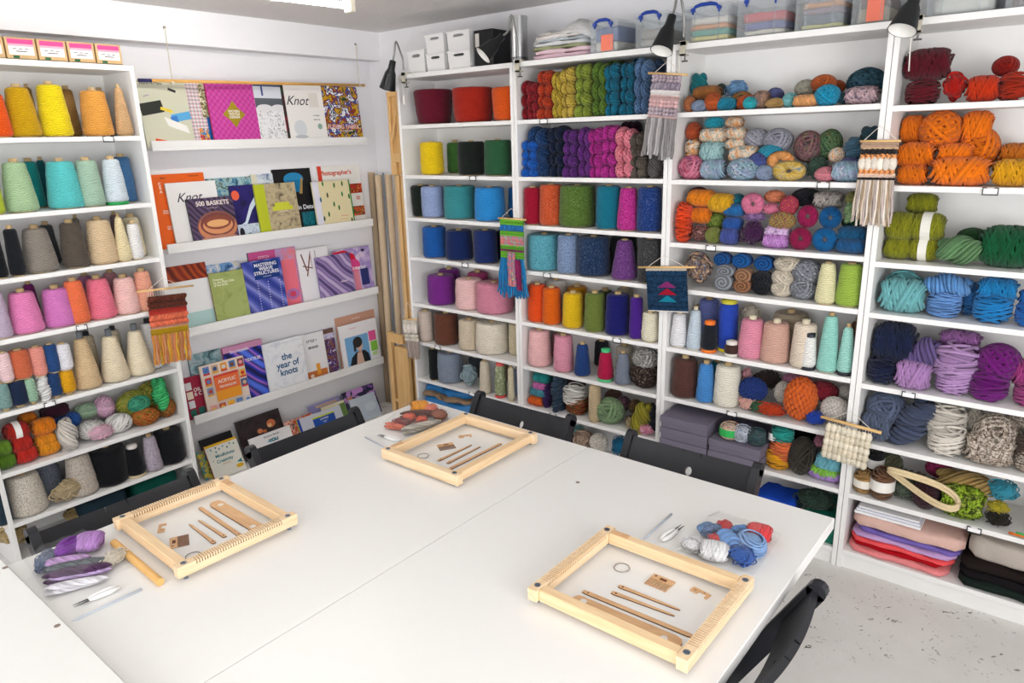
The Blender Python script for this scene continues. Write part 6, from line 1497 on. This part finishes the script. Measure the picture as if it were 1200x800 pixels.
for lm, where_ in (('far', 'inside the far corner loom'), ('left', 'inside the left-hand loom'), ('right', 'inside the right-hand loom')):
    k1 = {'far': lambda x, y: (420 + x/4.615, 440 + y/4.615), 'left': lambda x, y: (120 + x/4.615, 540 + y/4.615), 'right': lambda x, y: (600 + x/3.6375, 580 + y/3.6375)}[lm]
    D = {'far': dict(n1=((432, 458), (612, 372)), n2=((480, 472), (658, 382)), stick=((486, 506), (770, 366)), shut=None, comb=(475, 385), hook=(575, 328), ring=(350, 436)),
         'left': dict(n1=((606, 442), (470, 340)), n2=((664, 408), (520, 318)), stick=((750, 405), (526, 250)), shut=((848, 368), (600, 222)), comb=(412, 440), hook=(312, 370), ring=(492, 517)),
         'right': dict(n1=((425, 412), (692, 512)), n2=((455, 385), (716, 488)), stick=((303, 408), (768, 600)), shut=((258, 440), (722, 636)), comb=(632, 375), hook=(806, 415), ring=(468, 312))}[lm]
    tool('weaving_needle', k1(*D['n1'][0]), k1(*D['n1'][1]), NEED, .0028, 'short wooden weaving needle ' + ('nearest the long stick ' if lm == 'right' else 'nearest the comb ') + where_, 'needle', [(.07, 0, .0025)], group=G)
    tool('weaving_needle', k1(*D['n2'][0]), k1(*D['n2'][1]), NEED, .0028, 'short wooden weaving needle ' + ('nearest the comb ' if lm == 'right' else 'nearest the long stick ') + where_, 'needle', [(.07, 0, .0025)], group=G)
    tool('weaving_stick', k1(*D['stick'][0]), k1(*D['stick'][1]), STK, .003, 'long flat wooden weaving stick ' + where_, 'stick', [(.05, 0, .0022)], group=G)
    if D['shut']:
        s_ = tool('stick_shuttle', k1(*D['shut'][0]), k1(*D['shut'][1]), SHUT, .004, 'broad wooden stick shuttle with notches ' + where_, 'shuttle', [(.10, .004, .0075), (.86, -.004, .0075)], group=G)
    C = onZ(*k1(*D['comb']), ZT)
    rot = {'far': 1.05, 'left': -.45 + PI, 'right': -.02}[lm]
    r = empty('weaving_comb', (C[0], C[1], ZT + .0005), (0, 0, rot)); tag(r, 'small wooden weaving comb ' + where_, 'comb', G)
    MB().box(-.026, .002, 0, .026, .020, .003).build('back', PLY, r)
    m = MB()
    for i in range(11): m.box(-.026 + .00492*i, -.024, 0, -.026 + .00492*i + .0021, .002, .003)
    m.build('teeth', PLY if lm == 'right' else wood('8a6a58', '9c7a66', (10, 60, 60), 'dark_ply'), r)
    MB().cyl((-.018, .014, .003), .0028, .0002, 12).build('hole', PLYEDGE, r); MB().box(-.006, .006, .003, .010, .014, .0033).build('engraving', PLYEDGE, r)
    C = onZ(*k1(*D['hook']), ZT)
    r = empty('warp_hook', (C[0], C[1], ZT + .0005), (0, 0, {'far': .9, 'left': 2.6, 'right': -.15}[lm])); tag(r, 'little F-shaped wooden warp hook ' + where_, 'hook', G)
    m = MB().box(-.02, -.002, 0, .022, .004, .003).box(.016, -.014, 0, .022, -.002, .003).box(-.02, -.012, 0, -.015, -.002, .003).box(-.015, -.012, 0, -.004, -.008, .003).box(-.008, -.008, 0, -.004, -.002, .003)
    m.build('plate', PLY, r); MB().cyl((.008, .001, .003), .0014, .0002, 8).build('hole', PLYEDGE, r)
    C = onZ(*k1(*D['ring']), ZT)
    t = np.linspace(0, 2*PI, 33)[:-1]; o = MB().tube([(C[0] + .0175*math.cos(a), C[1] + .0175*math.sin(a), ZT + .002) for a in t], .0011, 6, True).build('wire_ring', plain('a89c94', .3, .5, .8), None, True)
    tag(o, 'thin metal ring of coiled wire ' + where_, 'ring', 'wire rings')
a, b = onZ(133.5, 635.5, ZT + .009), onZ(188, 682, ZT + .009)
o = MB().tube([a, b], .009, 14).build('wooden_dowel', wood('d8a45c', 'e4b878', (4, 60, 60), 'dowel_beech'), None, False); tag(o, 'loose round wooden dowel lying left of the left-hand loom', 'dowel')
# snips, plastic needles
def snips(P, Q, label):
    a, b = onZ(*P, ZT + .005), onZ(*Q, ZT + .005); d = b - a; L = math.hypot(d[0], d[1])
    r = empty('thread_snips', (a[0], a[1], ZT), (0, 0, math.atan2(d[1], d[0]))); tag(r, label, 'snips', 'white thread snips')
    for s in (-1, 1):
        MB().tube([(.0, s*.002, .005), (L*.25, s*.007, .006), (L*.55, s*.006, .006), (L*.68, s*.003, .006)], [.004, .0055, .005, .003], 8).build('handle', PLW, r, True)
        MB().prism([(L*.62, s*.001), (L*.66, s*.006), (L*.85, s*.005), (L, s*.0045)], .004, .0055).build('blade', plain('4a4c52', .3, .5, .7), r)
snips((140, 687), (86, 710), 'white thread snips beside the purple yarn packet')
snips((775, 633), (800, 615), 'white thread snips beside the blue and red yarn packet')
snips((469, 516), (443, 509), 'white thread snips beside the orange yarn packet')
for P, Q, lab in (((166, 690), (84, 728), 'slim clear plastic needle below the purple yarn packet'), ((787, 602), (754, 632), 'slim grey plastic needle beside the right-hand loom'), ((428, 512), (456, 527), 'slim grey plastic needle beside the far corner loom')):
    a, b = onZ(*P, ZT + .0025), onZ(*Q, ZT + .0025)
    o = MB().tube([a, a + (b-a)*.9, b], [.0028, .0024, .0008], 8).build('plastic_needle', plain('c4ccd8', .3, .5), None, True); tag(o, lab, 'needle', 'plastic needles')
# packets of little hanks in clear bags
AZ = CAM_ROT[2]
def packet(crop, corners, items, name, z=ZT):
    ox, oy, s = crop
    Q = [onZ(ox + x/s, oy + y/s, z) for x, y in corners]
    for (x0, y0, x1, y1, look, color, kind, h, rot) in items:
        um, vm = ox + (x0+x1)/2/s, oy + (y0+y1)/2/s
        C = onZ(um, vm, z + h*.7); mp = metres_per_px(C, um)
        sx = (x1-x0)/s/2*mp
        dy = np.linalg.norm((onZ(um, oy + y0/s, z + h) - onZ(um, oy + y1/s, z + h))[:2])/2
        nm, word, cat = KINDWORD[kind]
        me = YM[kind][0]; rr = (0, 0, AZ + rot); sx *= 1.1; sc = (sx, max(.012, dy*.9), h)
        if kind in ('bundle', 'rope'): rr = (0, PI/2, AZ + rot); sc = (h, max(.009, dy*.42), sx)
        mt = yarn_mat() if isinstance(color, str) else varie(color, 3)
        o = link(nm, me, mt, None, (C[0], C[1], z + h + .002), rr, sc, color if isinstance(color, str) else None)
        PEND.append((o, look + ' mini ' + word.replace('chunky ', ''), 'in the ' + name, um, cat, 'mini yarns in the ' + name))
    # film: bilinear patch over the contents, resting on the table at its edges
    V = []; Fc = []; n = 14
    for i in range(n + 1):
        for j in range(n + 1):
            u, v_ = i/n, j/n
            p = Q[0]*(1-u)*(1-v_) + Q[1]*u*(1-v_) + Q[2]*u*v_ + Q[3]*(1-u)*v_
            e = min(1, 5*min(u, 1-u, v_, 1-v_)); hh = .0012 + .040*e + .0025*math.sin(23*u + 11*v_)*e + .002*math.sin(37*v_)*e
            V.append((p[0], p[1], z + hh))
    for i in range(n):
        for j in range(n): Fc.append((i*(n+1)+j, (i+1)*(n+1)+j, (i+1)*(n+1)+j+1, i*(n+1)+j+1))
    o = link('plastic_bag', mesh_of('plastic_bag', V, Fc, True), clear_plastic('packet_film', (.99, .99, .99), .022), None)
    mo = o.modifiers.new('thickness', 'SOLIDIFY'); mo.thickness = .0004
    tag(o, 'clear plastic bag of the ' + name, 'plastic bag', 'clear yarn packets')
packet((600, 580, 3.6375), ((700, 235), (840, 85), (1150, 170), (1030, 345)), (
    (790,98,858,205,'denim blue','6c8cb4','bundle',.014,.9),(815,115,890,205,'navy marled',['34446c','7c90b4','24304c'],'bundle',.015,.6),(873,115,948,175,'coral red','d83c3c','loops',.017,.3),(848,170,900,232,'scarlet','dc4040','loops',.016,.6),(935,125,1003,200,'cornflower blue','5c90d0','bundle',.016,.4),
    (998,135,1106,206,'bright coral','e8484c','skein',.018,-.5),(885,170,968,245,'sky blue','6c9cd8','swirl',.02,.2),(962,170,1078,268,'pale blue','8cb0e0','cake',.02,0),(915,220,1048,318,'cobalt blue','3c64b0','loops',.021,0),(722,182,808,258,'white','f0f0f2','loops',.016,.4),(800,205,922,290,'snow white','f4f4f6','skein',.017,-.4)), 'blue and red yarn packet')
packet((0, 520, 2.858), ((78, 388), (310, 296), (448, 412), (168, 528)), (
    (112,355,202,440,'grey-blue','6c7890','loops',.018,.3),(195,330,268,386,'purple','7a2c9c','ball',.022,0),(250,308,348,365,'lilac','c08cd4','skein',.02,.2),(145,362,290,448,'light orchid','c49cd0','bundle',.015,.42),(165,368,352,470,'charcoal',['44484c','6c7478','34383c'],'bundle',.014,.42),
    (170,384,357,490,'dark purple','4c2c50','bundle',.014,.42),(182,400,357,490,'lavender','c8acdc','bundle',.010,.42),(170,432,346,520,'white','eceaf0','bundle',.010,.42),(335,352,420,425,'cream','e4d8c4','loops',.015,-.3)), 'purple yarn packet')
packet((420, 440, 4.615), ((128, 262), (335, 140), (500, 200), (278, 345)), (
    (285,155,378,202,'golden orange','f4a01c','skein',.02,.2),(350,165,436,216,'coral','f08064','loops',.02,.2),(245,190,402,242,'dark brown','6a443c','bundle',.015,.15),(392,190,486,252,'tan brown','a8705c','loops',.018,.3),(235,213,312,256,'orange-coral','f07050','loops',.016,0),(308,228,378,268,'bright coral','ec6448','loops',.016,0),(170,235,292,292,'dusty maroon','94504c','loops',.016,-.3),
    (145,255,262,310,'salmon','d87c68','bundle',.012,-.4),(290,250,372,292,'rosewood','a05c50','loops',.014,0),(248,235,438,328,'pale grey','c4bcb0','bundle',.013,.62)), 'orange yarn packet')
# lettering becomes plain mesh
bpy.context.view_layer.update()
_dg = bpy.context.evaluated_depsgraph_get()
for o in [o for o in bpy.data.objects if o.type == 'FONT']:
    me = bpy.data.meshes.new_from_object(o.evaluated_get(_dg)); par, mw, rt = o.parent, tuple(o.location), tuple(o.rotation_euler)
    bpy.data.objects.remove(o)
    q = bpy.data.objects.new('title', me); COL.objects.link(q); q.parent = par; q.location = mw; q.rotation_euler = rt
# ------------------------------------------------------------------ labels of the repeated things: told apart by colour and shelf, then by order
from collections import defaultdict
_g = defaultdict(list)
for it in PEND: _g[(it[1], it[2])].append(it)
_ord = ['leftmost', 'second-from-left', 'third-from-left', 'fourth-from-left', 'fifth-from-left', 'sixth-from-left']
for (look, wh), L in _g.items():
    L.sort(key=lambda t: t[3])
    for i, t in enumerate(L):
        if len(L) == 1: lab = look + ', ' + wh
        elif len(L) == 2: lab = ('left-hand ' if i == 0 else 'right-hand ') + look + ', ' + wh
        else: lab = _ord[i] + ' ' + look + ', ' + wh
        tag(t[0], lab, t[4], t[5])
